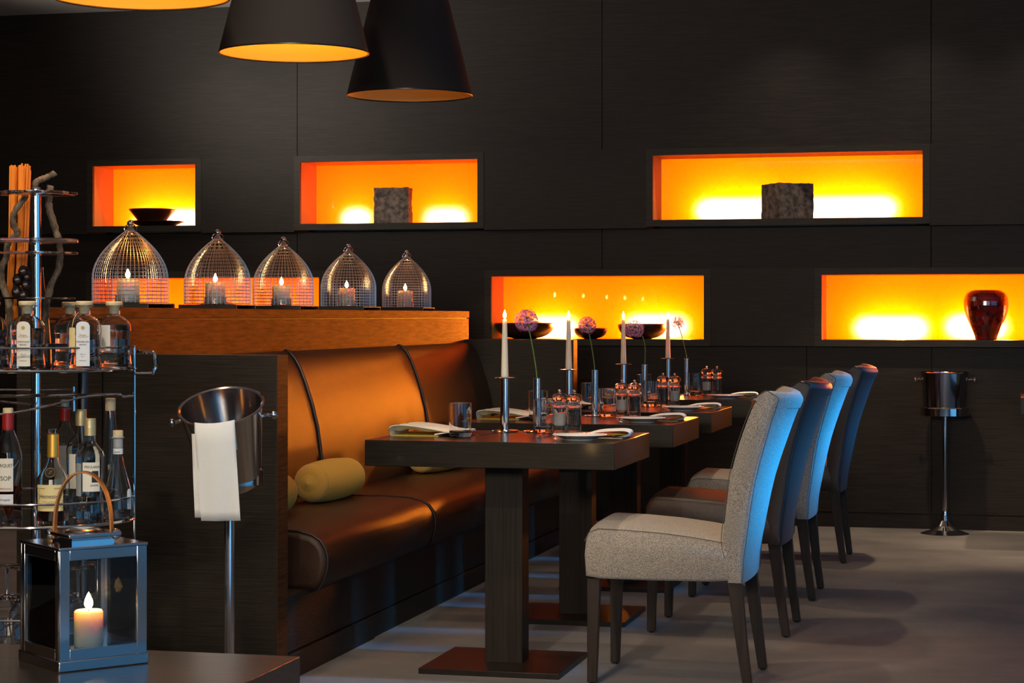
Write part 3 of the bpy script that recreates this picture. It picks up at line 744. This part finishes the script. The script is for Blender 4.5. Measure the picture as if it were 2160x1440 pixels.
for s in (-1,1):
    for z0,z1 in ((.021,.042),(zt-.02,zt)):
        fr_.box(-S+bw,S-bw,min(s*S,s*(S-.006)),max(s*S,s*(S-.006)),z0,z1)
        fr_.box(min(s*S,s*(S-.006)),max(s*S,s*(S-.006)),-S+bw,S-bw,z0,z1)
fr_.build('frame',chrome2,lt,bevel=.0008)
fl_ = MB().box(-S+.004,S-.004,-S+.004,S-.004,.021,.030); fl_.build('floor_plate',chrome2,lt)
MB().box(-S-.002,S+.002,-S-.002,S+.002,zt,zt+.006).build('lid',chrome2,lt,bevel=.0015)
for s in (-1,1):
    MB().box(-S+bw-.002,S-bw+.002,s*(S-.005)-.001,s*(S-.005)+.001,.040,zt-.018).build('glass_pane',pane_m,lt)
    MB().box(s*(S-.005)-.001,s*(S-.005)+.001,-S+bw-.002,S-bw+.002,.040,zt-.018).build('glass_pane',pane_m,lt)
q = MB().box(-.045,.045,-.045,.045,zt+.006,zt+.018); q.build('neck',chrome2,lt)
MB().box(-.056,.056,-.056,.056,zt+.018,zt+.026).build('cap_plate',chrome2,lt,bevel=.002)
MB().lathe([(.0,zt+.0262),(.034,zt+.0262),(.036,zt+.029),(.03,zt+.031),(.0,zt+.028)],32).build('vent_disc',chrome2,lt)
hr = rd  # handle spans along picture horizontal -> local axis
la = Matrix.Rotation(-rz,4,'Z')
hdir = (la @ Vector((1,0,0)).lerp(Vector((1,0,0)),1)); hdir = (la @ (rd*.97+vd*(-.05))).normalized()
for s in (-1,1):
    c_ = hdir*(.064*s); g = MB().ball((c_.x,c_.y,zt+.020),.0115,16); g.tube([(c_.x*.8,c_.y*.8,zt+.020),(c_.x,c_.y,zt+.020)],.004,8); g.build('knob',chrome,lt)
prof = []
for i in range(25):
    a_ = PI*i/24; u = math.cos(a_); prof.append((hdir*(-u*.057), zt+.012+.130*(math.sin(a_)**.72)))
dn = Vector((-hdir.y,hdir.x,0)); rings = []
for i,(pxy,z) in enumerate(prof):
    a = prof[max(i-1,0)]; b_ = prof[min(i+1,24)]
    d = Vector((b_[0].x-a[0].x,b_[0].y-a[0].y,b_[1]-a[1])).normalized(); nrm = dn.cross(d).normalized()
    p0 = Vector((pxy.x,pxy.y,z)); hw_ = .0105
    rings.append([p0+dn*hw_+nrm*.0018,p0-dn*hw_+nrm*.0018,p0-dn*hw_-nrm*.0018,p0+dn*hw_-nrm*.0018])
MB().loft(rings).build('strap_handle',strap_m,lt,bevel=.0006)
cl_ = P(187,1366,4.02)
pillar((cl_.x,cl_.y,FZ+.0305),'lit ivory pillar candle inside the steel lantern on the low table',.0285,.072,None)
# ------------------------------------------------------------------ trolley
steel_dark = M('dark_steel',(.10,.10,.105),.35,metal=1)
tc_ = P(76,900,5.4); TCX,TCY = tc_.x,tc_.y; TR = .259
ZT,ZM,ZL = 1.006,.610,.314
tr = thing('drinks_trolley','round chrome and glass drinks trolley loaded with bottles','trolley',(TCX,TCY,0),TH)
MB().lathe([(.013,.05),(.013,1.478),(.0115,1.483),(.0,1.483)],28).build('centre_pole',chrome,tr)
for nm,z in (('glass_shelf',ZT),('glass_shelf',ZM),('glass_shelf',ZL)):
    MB().lathe([(.0135,z-.006),(TR-.004,z-.006),(TR-.003,z-.003),(TR-.004,z),(.0135,z)],64,cap=False).build(nm,acryl,tr)
for z,zr in ((ZT,1.0605),(ZM,.665),(ZL,.373)):
    g = MB(); g.ring((0,0,z-.004),TR,.0045,80,8); g.ring((0,0,zr),TR,.0028,80,8); g.build('gallery_rail',chrome,tr)
for a_ in (0,PI):
    MB().tube([(TR*math.cos(a_)*1.005,TR*math.sin(a_),.05),(TR*math.cos(a_)*1.005,TR*math.sin(a_),1.0605)],.0042,10).build('side_rod',chrome,tr)
for a_ in (.41*PI,):
    MB().tube([(TR*math.cos(a_),TR*math.sin(a_),.05),(TR*math.cos(a_),TR*math.sin(a_),1.0)],.014,16).build('rear_post',steel_dark,tr)
def hpath(s): return spl([(s*(TR+.002),0,.990),(s*(TR+.045),0,.990),(s*(TR+.053),0,.997),(s*(TR+.057),0,1.008),(s*(TR+.057),0,1.026),(s*(TR+.055),0.002,1.040),(s*(TR+.048),.006,1.046),(s*(TR+.02),.02,1.046),(s*(TR+.0),.05,1.046)],4)
MB().tube(hpath(1),.0052,8).build('push_handle',chrome,tr)
g = MB(); g.tube([(-.30,-.02,P(0,838,5.35).z),(TR-.03,-.02,P(264,833,5.35).z),(TR-.026,-.02,P(264,838,5.35).z),(TR,0,P(285,836,5.35).z)],.0042,8)
g.tube(spl([(-.25,-.19,P(0,884,5.2).z),(-.05,-.15,P(20,875,5.2).z),(.06,-.10,P(120,858,5.2).z),(.13,-.05,P(180,843,5.2).z),(.19,-.02,P(232,835,5.3).z)],5),.0032,8)
g.tube([(-.3,.03,P(0,822,5.4).z),(.09,.03,P(150,823,5.4).z)],.0028,8); g.tube([(.092,.03,P(150,868,5.4).z),(.092,.03,P(150,816,5.4).z)],.006,10)
g.tube([(-.2,.03,P(0,840,5.4).z),(.09,.03,P(150,862,5.4).z)],.0028,8)
g.build('wire_rack',chrome,tr)
def scal(z,R,amp,th,n=9):
    ring = [((R+amp*math.cos(n*a))*math.cos(a),(R+amp*math.cos(n*a))*math.sin(a)) for a in [2*PI*i/108 for i in range(108)]]
    return MB().loft([[(x*.985,y*.985,z-th/2) for x,y in ring],[(x,y,z-th/2+.001) for x,y in ring],[(x,y,z+th/2-.001) for x,y in ring],[(x*.985,y*.985,z+th/2) for x,y in ring]])
for y_,R,amp,th in ((408,.104,.006,.0065),(508,.110,0,.010),(534,.108,.003,.0055),(629,.102,.002,.0045),(727,.10,0,.0075)):
    scal(P(76,y_,5.4).z,R,amp,th).build('acrylic_disc',acryl,tr,ang=60)
for a_ in (PI/4,3*PI/4,5*PI/4,7*PI/4):
    m = Matrix.Translation((.2*math.cos(a_),.2*math.sin(a_),.025)) @ Matrix.Rotation(PI/2,4,'X')
    MB().lathe([(.0,-.01),(.024,-.01),(.025,0),(.024,.01),(.0,.01)],20,(0,0,0),m).build('caster',blackm,tr)
g = MB(); g.tube([(-.22,0,.052),(.22,0,.052)],.008,8); g.tube([(0,-.22,.052),(0,.22,.052)],.008,8); g.build('foot_cross',chrome,tr)
# ------------------------------------------------------------------ bottles
def curved(mb, r, x0, x1, z0, z1, off=.0006, arch=0, n=10, phi=0):
    """label wrapped round a bottle, facing -y in bottle space"""
    rr = r+off; cols_ = []
    for i in range(n+1):
        x = x0+(x1-x0)*i/n; u = (i/n)*2-1; a = x/rr+phi; zt_ = z1-(arch*(1-math.sqrt(max(0,1-u*u))) if arch else 0)
        cols_.append((rr*math.sin(a),-rr*math.cos(a),z0,zt_,math.sin(a),-math.cos(a)))
    rings = []
    for X_,Y_,a0,a1,sx,sy in cols_:
        rings.append([(X_,Y_,a0),(X_,Y_,a1),(X_-sx*.0005,Y_-sy*.0005,a1),(X_-sx*.0005,Y_-sy*.0005,a0)])
    return mb.loft(rings)
def letters(parent, txt, size, z, r, w=None, m=None, off=.0010, phi=0, name='lettering'):
    vs, fs_ = text_mesh(txt, size, w)
    out_ = []
    for v in vs:
        a = v.x/(r+off)+phi; out_.append(((r+off)*math.sin(a),-(r+off)*math.cos(a),z+v.y))
    return MB().add(out_, fs_).build(name, m or ink, parent, ang=180)
ROT = TH
def bottle(label, px_, t_, z, prof, cap_prof, capm, liq=None, liq_top=0, extra=None, glassm=None, phi=0, kind='glass_bottle', grp=None):
    p = P(px_, 700, t_); t = thing(kind, label, 'bottle', (p.x,p.y,z+.0004), ROT+phi, grp)
    inner = [(max(r-.0022,0.0),zz) for r,zz in prof if zz > .006]
    MB().lathe(prof+[(prof[-1][0]-.0015,prof[-1][1]+.0005)]+inner[::-1]+[(0,.007)],40).build('glass_body',glassm or bottleglass,t,ang=60)
    if liq:
        lp = [(0,.0078)]+[(max(r-.0029,0),max(zz,.0078)) for r,zz in prof if zz > .006 and zz < liq_top]
        rt = None
        for (r0,z0),(r1,z1) in zip(prof,prof[1:]):
            if z0 <= liq_top <= z1 and z1>z0: rt = r0+(r1-r0)*(liq_top-z0)/(z1-z0)
        lp += [((rt or .02)-.0029,liq_top),(0,liq_top)]
        MB().lathe(lp,36).build('liquid',liq,t,ang=60)
    MB().lathe(cap_prof,28).build('stopper' if capm is cork else 'cap',capm,t)
    if extra: extra(t)
    return t
# squat decanters on the top shelf
dec = [(.0,.001),(.040,0),(.045,.003),(.0455,.010),(.042,.04),(.0425,.075),(.0445,.098),(.043,.112),(.036,.124),(.024,.133),(.0165,.137),(.0155,.140),(.0155,.150),(.018,.156),(.024,.161),(.0245,.163)]
dcap = [(.0,.142),(.0128,.142),(.0135,.163),(.021,.1635),(.0225,.166),(.0228,.171),(.020,.174),(.0,.174)]
def declabel(word, pm=paper, arcs=True):
    def f(t):
        lb = curved(MB(),.0455,-.0175,.0175,.008,.122,.001,.011)
        lb = lb.build('paper_label',pm,t)
        letters(lb,word,.0062,.068,.0455,.031,m=ink,off=.0022); letters(lb,'BRAND',.0052,.061,.0455,.017,m=ink,off=.0022)
        letters(lb,'Ziegler',.0085,.084,.0455,.019,m=ink_g,off=.0022)
        g = MB(); pts = [(.0479*math.sin(x/.0479),-.0479*math.cos(x/.0479),.081+18*x*x) for x in [(-.0135+.027*i/12) for i in range(13)]]
        g.tube(pts,.0003,4); g.build('lettering',ink_g,lb)
        g = MB(); g.lathe([(0,0),(.0045,0),(.0045,.0004),(0,.0004)],16,(0,0,0),Matrix.Translation((0,-.0480,.106))@Matrix.Rotation(PI/2,4,'X')); g.build('crest',ink_g,lb)
        letters(lb,'42% vol',.0042,.037,.0455,.013,m=ink,off=.0022); letters(lb,'0,7 l',.0042,.031,.0455,.007,m=ink,off=.0022)
        letters(lb,'WEINGUT',.0032,.021,.0455,.019,m=ink,off=.0022)
    return f
GR1 = 'squat clear spirit bottles on the top shelf'
bottle('clear squat spirit bottle cut off by the picture edge on the top shelf',-18,5.30,ZT,dec,dcap,cork,clearliq,.10,declabel('KIRSCH'),grp=GR1,phi=.3)
bottle('squat clear bottle labelled ZWETSCHGEN BRAND on the top shelf',58,5.22,ZT,dec,dcap,cork,clearliq,.105,declabel('ZWETSCHGEN'),grp=GR1)
bottle('squat clear bottle without front label, behind the MIRABELLEN bottle',148,5.52,ZT,dec,dcap,cork,clearliq,.09,None,grp=GR1)
def mir(t):
    declabel('MIRABELLEN',paper_b)(t)
    q = curved(MB(),.047,-.0095,.0095,.052,.106,.001,phi=-.62).build('hang_tag',paper_y,t)
    for zz in (.088,.084,.080,.074): letters(q,'- - - - -',.004,zz,.047,.012,m=ink_g,off=.002,phi=-.62)
    MB().tube(spl([(-.014,-.012,.146),(-.024,-.030,.128),(-.0275,-.0395,.104)],4),.0006,5).build('tag_cord',paper_y,t)
bottle('squat clear bottle labelled MIRABELLEN BRAND with a hanging paper tag',178,5.24,ZT,dec,dcap,cork,clearliq,.088,mir,grp=GR1,phi=.12)
def ee(t):
    curved(MB(),.0455,-.019,.010,.045,.112,.001,phi=-.25).build('rear_label',paper,t)
bottle('squat clear bottle at the right end of the top shelf',241,5.36,ZT,dec,dcap,cork,clearliq,.115,ee,grp=GR1)
# middle shelf
sc_ = 5.35/F
def pz(y,t_,z0): return P(0,y,t_).z - z0
def prof_px(rows, t_, z0, ybot=None):
    """rows: (half width px, y px) from bottom to top"""
    zs = [P(0,y,t_).z for _,y in rows]; zb = zs[0]
    return [(r*t_/F, z-zb) for (r,_),z in zip(rows,zs)]
# Armagnac
tA = 5.26
pA = [(.0,.001)]+prof_px([(28,1108),(29.5,1104),(29.5,975),(28,960),(22,938),(14,918),(11.5,908),(11.5,885)],tA,ZM)
def lA(t):
    R = 29.5*tA/F
    lb = curved(MB(),R,-.030,.022,P(0,1041,tA).z-P(0,1108,tA).z,P(0,972,tA).z-P(0,1108,tA).z,.0008).build('front_label',paper,t)
    zb = P(0,1108,tA).z
    letters(lb,'BARIQUET',.012,P(0,990,tA).z-zb,R,.046,off=.0018,phi=-.05); letters(lb,'VSOP',.016,P(0,1018,tA).z-zb,R,.036,off=.0018,phi=-.05); letters(lb,'ARMAGNAC',.006,P(0,1037,tA).z-zb,R,.040,off=.0018,phi=-.05,m=redfoil)
    l2 = curved(MB(),R,-.030,.022,P(0,1070,tA).z-zb,P(0,1047,tA).z-zb,.0008).build('lower_label',paper_b,t)
    letters(l2,'Armagnac',.007,P(0,1060,tA).z-zb,R,.028,off=.0018)
    MB().lathe([(12.2*tA/F,P(0,914,tA).z-zb),(12.4*tA/F,P(0,905,tA).z-zb),(12.2*tA/F,P(0,879,tA).z-zb),(.005,P(0,878,tA).z-zb)],28).build('neck_foil',redfoil,t)
def capof(t_,zbase_y,y0,y1,r,lip=0): 
    z0 = P(0,y0,t_).z-P(0,zbase_y,t_).z; z1 = P(0,y1,t_).z-P(0,zbase_y,t_).z; rr = r*t_/F
    return [(0,z0),(rr,z0),(rr*1.03,z0+.002),(rr*1.03,z1-.002),(rr*.9,z1),(0,z1)]
GR2 = 'spirit bottles on the middle shelf'
bottle('armagnac bottle with amber spirit, red neck foil and white VSOP label',17,tA,ZM,pA,capof(tA,1108,878,867,10.5),cork,amber,P(0,1030,tA).z-P(0,1108,tA).z,lA,grp=GR2)
# Hennessy
tH = 5.25
pH = [(.0,.001)]+prof_px([(33,1106),(34,1101),(34.5,1040),(35,1025),(33.5,1013),(27,1001),(18,990),(13,978),(11.5,968),(11.5,918)],tH,ZM)
def lH(t):
    R = 35*tH/F; zb = P(0,1106,tH).z
    lb = curved(MB(),R,-.038,.036,P(0,1079,tH).z-zb,P(0,1024,tH).z-zb,.0008).build('front_label',paper_y,t)
    letters(lb,'Hennessy',.0155,P(0,1052,tH).z-zb,R,.050,off=.0018,phi=-.06); letters(lb,'VERY SPECIAL',.005,P(0,1061,tH).z-zb,R,.035,off=.0018,m=ink_g); letters(lb,'COGNAC',.005,P(0,1069,tH).z-zb,R,.020,off=.0018,m=ink_g)
    for s in (-1,1):       # vine garland border
        for i in range(10):
            a_ = s*(.0305+.002*math.sin(i*2.1)); z_ = P(0,1076-i*5,tH).z-zb
            letters(lb,'*',.009,z_-.006,R,.0045,off=.0018,phi=a_/R)
        for i in range(3): letters(lb,'*',.008,P(0,1030,tH).z-zb-.006,R,.0045,off=.0018,phi=s*(.014+i*.005)/R)
    rot_ = Matrix.Translation((.002,-33.5*tH/F+.001,P(0,999,tH).z-zb))@Matrix.Rotation(math.radians(62),4,'X')
    sl = MB().lathe([(0,0),(.0145,0),(.0155,.001),(.0145,.0022),(0,.0022)],28,(0,0,0),rot_).build('round_seal',blackm,t)
    MB().ring((0,0,.0024),.0125,.0005,28,5).xf(rot_).build('seal_ring',gold,sl)
    MB().tube([(-.004,-.003,.0028),(.002,.0,.0028),(-.001,.003,.0028),(.005,.005,.0028)],.0008,5).xf(rot_).build('seal_emblem',gold,sl)
    MB().lathe([(12.0*tH/F,P(0,968,tH).z-zb),(12.3*tH/F,P(0,966,tH).z-zb),(11.8*tH/F,P(0,920,tH).z-zb),(.006,P(0,917,tH).z-zb)],28).build('neck_foil',gold,t)
bottle('cognac bottle with gold neck and cream label reading Hennessy',112,tH,ZM,pH,capof(tH,1106,917,908,9),bottleglass,cognac,P(0,1048,tH).z-P(0,1106,tH).z,lH,grp=GR2)
# red neck behind
tR = 5.6
def gen(rows,t_): return [(.0,.001)]+prof_px(rows,t_,ZM)
def lR(t):
    zb = P(0,1095,tR).z; MB().lathe([(10.8*tR/F,P(0,907,tR).z-zb),(11*tR/F,P(0,880,tR).z-zb),(.005,P(0,878,tR).z-zb)],24).build('neck_foil',redfoil,t)
    curved(MB(),28*tR/F,-.022,.024,P(0,1050,tR).z-zb,P(0,958,tR).z-zb,.0008).build('front_label',paper,t)
bottle('bottle with red neck foil and grey cap behind the cognac',137,tR,ZM,gen([(28,1095),(29,1090),(29,955),(24,938),(13,920),(10,908),(10,882)],tR),capof(tR,1095,879,863,8.5),greycap,cognac,P(0,960,tR).z-P(0,1095,tR).z,lR,grp=GR2)
# grappa pair
def lG(t_,word=True,zb_y=1100,R=30):
    def f(t):
        zb = P(0,zb_y,t_).z; r_ = R*t_/F
        if word:
            lb = curved(MB(),r_,-.012,.034,P(0,1034,t_).z-zb,P(0,973,t_).z-zb,.0008).build('front_label',paper,t)
            letters(lb,'FRIULANA',.0095,P(0,985,t_).z-zb,r_,.040,off=.0018,phi=.35); letters(lb,'GRAPPA',.0065,P(0,1023,t_).z-zb,r_,.022,off=.0018,phi=.5)
            bx_ = curved(MB(),r_,.012,.030,P(0,1015,t_).z-zb,P(0,991,t_).z-zb,.0014).build('label_picture',ink,lb)
            curved(MB(),r_,-.038,-.017,P(0,1044,t_).z-zb,P(0,975,t_).z-zb,.0008).build('rear_label',greycap,t)
        else: curved(MB(),r_,-.028,.012,P(0,1044,t_).z-zb,P(0,972,t_).z-zb,.0008).build('front_label',paper,t)
    return f
gr = [(26,1100),(29,1094),(30,1080),(29,1062),(26,1045),(26.5,1030),(29,1015),(30,990),(30.5,962),(27,950),(18,940),(12,930),(11,915),(10.8,886)]
def gcap(t_,y0,y1,r):
    z0 = P(0,y0,t_).z-P(0,1100,t_).z; z1 = P(0,y1,t_).z-P(0,1100,t_).z; rr = r*t_/F; pr = [(0,z0),(rr,z0)]
    for i in range(9): z_ = z0+(z1-z0)*(.5+.5*i/9); pr.append((rr*(1.0 if i%2 else 1.05),z_))
    return pr+[(rr*.95,z1),(0,z1)]
bottle('clear grappa bottle with gold screw cap, hidden behind its twin',171,5.47,ZM,gen([(r,y-4) for r,y in gr],5.5),gcap(5.5,914,880,11.5),pgold,clearliq,.15,lG(5.5,False),grp=GR2)
bottle('clear grappa bottle with gold screw cap and cream FRIULANA label',190,5.27,ZM,gen(gr,5.27),gcap(5.27,918,882,12),pgold,clearliq,P(0,930,5.27).z-P(0,1100,5.27).z,lG(5.27),grp=GR2)
tt = 5.5
bottle('tall empty clear bottle with long neck and pale cork, rearmost',233,tt,ZM,gen([(26,1090),(27,1085),(26,1040),(20,985),(15,930),(12,890),(10.5,872)],tt),capof(tt,1090,874,847,10.5),cork,None,0,None,grp=GR2)
tf = 5.37
def lF(t):
    zb = P(0,1097,tf).z
    nb = MB().lathe([(10.5*tf/F,P(0,962,tf).z-zb),(10.5*tf/F,P(0,950,tf).z-zb),(.006,P(0,949,tf).z-zb)],24).build('neck_label',paper_b,t)
    letters(nb,'CONO',.006,P(0,959,tf).z-zb,10.6*tf/F,.016,off=.001)
    MB().lathe([(10.2*tf/F,P(0,949,tf).z-zb),(10.2*tf/F,P(0,930,tf).z-zb),(13*tf/F,P(0,928,tf).z-zb),(13*tf/F,P(0,926,tf).z-zb),(.004,P(0,925,tf).z-zb)],24).build('neck_foil',greycap,t)
    curved(MB(),29.5*tf/F,-.005,.010,P(0,1077,tf).z-zb,P(0,1034,tf).z-zb,.001,phi=1.0,arch=.008).build('front_label',paper_b,t)
bottle('conical clear flask bottle with grey neck and wooden stopper, rightmost on the shelf',249,tf,ZM,gen([(31,1097),(33,1092),(33,1075),(30,1048),(22,1015),(14,985),(10.5,968),(9.8,930)],tf),capof(tf,1097,927,912,10.5),cork,None,0,lF,grp=GR2)
# inverted wine glasses on the bottom shelf
def wineglass(p,label):
    pr = [(.030,0),(.0385,.045),(.036,.075),(.022,.10),(.006,.112),(.0036,.125),(.0034,.165),(.006,.178),(.034,.1845),(.035,.186),(.033,.187),(.0,.186)]
    inn = [(.0,.107),(.020,.0985),(.0345,.074),(.037,.045),(.0285,0)]
    return tag(MB().lathe(pr+inn[::1],36,cap=False).build('wine_glass',glass,loc=p,ang=60),label,'glass',group='upturned wine glasses on the bottom shelf')
wg = [(15,5.25,'nearest the picture edge'),(50,5.2,'just left of the steel lantern'),(92,5.3,'behind the lantern, left side'),(128,5.5,'behind the lantern corner post'),(165,5.2,'behind the candle of the lantern'),(205,5.3,'behind the right pane of the lantern')]
W0 = None
for px_,t_,s_ in wg:
    p = P(px_,700,t_); lab = f'upturned stem glass on the bottom shelf, {s_}'
    if W0 is None: W0 = wineglass((p.x,p.y,ZL+.0005),lab)
    else: dup(W0,(p.x,p.y,ZL+.0005),lab)
# ------------------------------------------------------------------ reeds, branches, buds
tB = 5.56
rb = P(18,760,tB); reeds = thing('reed_bundle','bundle of orange reeds standing behind the trolley pole','reeds',(rb.x,rb.y,ZT+.001))
g = MB(); rnd = random.Random(3)
for i in range(34):
    u = rnd.random(); d = rnd.uniform(-.014,.014)
    top = P(20+46*u, 345+rnd.uniform(0,8)+(10 if u > .9 else 0), tB)+vd*d; bot = P(8+16*u, 765, tB)+vd*d*.6
    mid = P(18+38*u,560,tB)+vd*d+rd*rnd.uniform(-.002,.002)
    bot.z = ZT+.001; pts = spl([bot,mid,top],6)
    g.tube([q_-Vector(reeds.location) for q_ in pts],.0026,6)
g.build('reeds',reed_m,reeds)
def branch(label, px, t_, rad, seed=0):
    rnd = random.Random(seed); pts = spl([P(x,y,t_) for x,y in px],6); pts[0].z = max(pts[0].z,ZT+.012) if px[0][1] > 700 else pts[0].z
    n = len(pts); rr = [rad[0]+(rad[1]-rad[0])*i/(n-1)+rnd.uniform(-.001,.0016) for i in range(n)]
    b0 = Vector(pts[0]); o = MB().tube([p_-b0+Vector((rnd.uniform(-.001,.001),0,0)) for p_ in pts],rr,12).build('twisted_branch',bark,loc=b0,ang=50)
    return tag(o,label,'branch',group='twisted dry branches')
branch('twisted dry branch winding in front of the orange reeds',[(24,763),(20,690),(18,640),(6,600),(2,570),(14,540),(16,515),(33,497),(36,488),(28,470),(32,445),(50,420),(60,405)],5.50,(.0095,.0075),1)
branch('twisted dry branch rising right of the trolley pole, cut flat on top',[(92,763),(95,690),(99,640),(108,600),(124,565),(126,520),(116,480),(104,440),(104,415),(107,391)],5.50,(.0085,.0085),2)
branch('short dark branch stub sticking out to the right at the top',[(70,440),(72,405),(76,385),(88,378),(104,371),(117,364)],5.60,(.009,.0075),3)
bp = P(46,765,5.45); bd = thing('bud_spray','spray of dark metallic flower buds beside the trolley pole','flower',(bp.x,bp.y,ZT+.001))
g = MB(); st = MB()
for x,y,r_ in ((50,572,11),(38,590,11),(55,600,10),(36,615,11),(50,622,10),(58,584,9),(44,640,8)):
    c_ = P(x,y,5.45)-Vector(bd.location); rr = r_*5.45/F; rings_n = 9
    rings = []
    for i in range(rings_n):
        a_ = PI*i/(rings_n-1); R_ = rr*math.sin(a_)
        rings.append([(c_.x+R_*(1+.10*math.cos(6*b_+3*a_))*math.cos(b_),c_.y+R_*(1+.10*math.cos(6*b_+3*a_))*math.sin(b_),c_.z-rr*1.25*math.cos(a_)) for b_ in [2*PI*j/24 for j in range(24)]])
    g.loft(rings); st.tube(spl([(0,0,0),(c_.x*.5,c_.y*.5,c_.z*.6),(c_.x,c_.y,c_.z-rr)],4),.0018,6)
g.build('buds',M('dark_metal',(.05,.04,.04),.25,metal=.8),bd); st.build('stems',wick_m,bd)
dv = P(84,765,5.56)
tag(MB().lathe([(.0,0),(.030,0),(.032,.003),(.031,.05),(.024,.14),(.013,.22),(.009,.26),(.0095,.268),(.0,.268)],36).build('slim_vase',blackm,loc=(dv.x,dv.y,ZT+.001)),'slim black tapering vase behind the trolley pole','vase')
# ------------------------------------------------------------------ room lights and added fills
warm = (1,.76,.50)
for Y in (6.2,7.4,8.7):
    light('SPOT','ceiling_spot',(-1.25,Y,2.9),80,warm,.03,target=(-1.1,Y,0),angle=44,blend=.5)
for x in (-.6,.8):
    light('SPOT','ceiling_spot',(x,9.9,2.9),250,warm,.03,target=(x,10.5,0),angle=55,blend=.6)
for Y in (3.6,4.6):
    light('SPOT','ceiling_spot',(-1.5,Y,2.9),80,warm,.04,target=(-1.3,Y+1.7,0),angle=50,blend=.7)
for x in (-4.5,-3.9,-1.2,-.5,.2):
    light('SPOT','ceiling_wallwasher',(x,10.72,2.93),26,(1,.84,.7),.05,target=(x,10.95,0),angle=110,blend=1)
light('SPOT','ceiling_spot',(-2.4,4.6,2.9),60,warm,.04,target=(-2.5,5.3,1.0),angle=40,blend=.6)
light('AREA','ceiling_fill',(-5.3,8.6,2.3),26,(1,.9,.78),.8,.8,target=(-4.4,9.6,2.95),spread=90)  # unseen uplight added to lighten the ceiling corner
light('AREA','front_room_light',(-1.2,-1.6,1.95),135,(1,.82,.64),3.0,.55,target=(-1.6,7,.9))
for y in (6.40,7.46,8.42,9.71):
    light('AREA','daylight_fill',(3.2,y,2.45),2.1,(.0,.38,1.0),.3,.25,target=(-.8,y,.63),spread=7.5)  # narrow beams added to put blue on each chair back only
light('SPOT','ceiling_spot',(-1.6,3.4,2.9),370,(1,.80,.56),.05,target=(-2.98,8.0,1.32),angle=25,blend=.7)  # added to brighten the caged candles and their wires
for x, y in ((3.6,-.6),(3.0,-1.3),(2.3,-1.9),(1.5,-2.2)):
    light('AREA','daylight_fill',(x,y,1.5),13,(.35,.68,1.0),.35,2.2,target=(-2.0,5.0,1.0))  # unseen strips added for cool highlights on glass and chrome
light('AREA','daylight_fill',(5.2,4.0,1.2),50,(.10,.50,1.0),7.5,2.2,target=(0,4.0,1.2))
for x, y, z in ((-3.4,-1.2,2.0),(-2.9,-.6,2.1),(-.2,-.8,2.1),(-3.8,1.0,2.3),(.5,-1.2,2.0)):
    light('AREA','highlight_disk',(x,y,z),4.5,(1,.78,.5),.14,target=(-2.2,5.2,1.0))  # unseen discs added for warm glints in bottles and metal
light('SPOT','ceiling_spot',(-1.5,2.2,2.9),150,(1,.88,.70),.05,target=(-2.1,5.4,.9),angle=34,blend=.6)  # added from the front to brighten the bucket cloth and bottle labels
for y, p in ((6.8,38),(8.5,28)):
    light('SPOT','ceiling_spot',(-1.9,y,2.9),p,(1,.78,.5),.04,target=(-2.5,y+.45,.5),angle=26,blend=.6)
light('SPOT','daylight_fill',(2.3,.2,2.8),8000,(.12,.48,1.0),.2,target=(.9,1.3,0),angle=50,blend=.4)  # added spot making a blue floor patch for the lantern to reflect
w = bpy.data.worlds.new('world'); sc.world = w; w.use_nodes = True
w.node_tree.nodes['Background'].inputs[0].default_value = (.36,.33,.30,1); w.node_tree.nodes['Background'].inputs[1].default_value = .035
# ------------------------------------------------------------------ camera
cd = bpy.data.cameras.new('camera'); cam = bpy.data.objects.new('camera', cd); COL.objects.link(cam)
cam.location = (0,0,H); cam.rotation_euler = (PI/2,0,TH)
cd.sensor_width = 36; cd.lens = F/2160*36; cd.shift_y = -(720-HY)/2160; cd.clip_end = 60; cd.clip_start = .1
cd.dof.use_dof = True; cd.dof.focus_distance = 7.3; cd.dof.aperture_fstop = 26
sc.camera = cam
vs = sc.view_settings; vs.view_transform = 'Standard'; vs.look = 'None'; vs.exposure = 0; vs.gamma = 1; vs.use_curve_mapping = False
c = sc.cycles; c.max_bounces = 12; c.diffuse_bounces = 3; c.glossy_bounces = 5; c.transmission_bounces = 12; c.transparent_max_bounces = 12
c.sample_clamp_indirect = 4; c.sample_clamp_direct = 0; c.blur_glossy = .5; c.caustics_reflective = False; c.caustics_refractive = True
c.use_denoising = True; c.use_adaptive_sampling = True; c.adaptive_threshold = .02
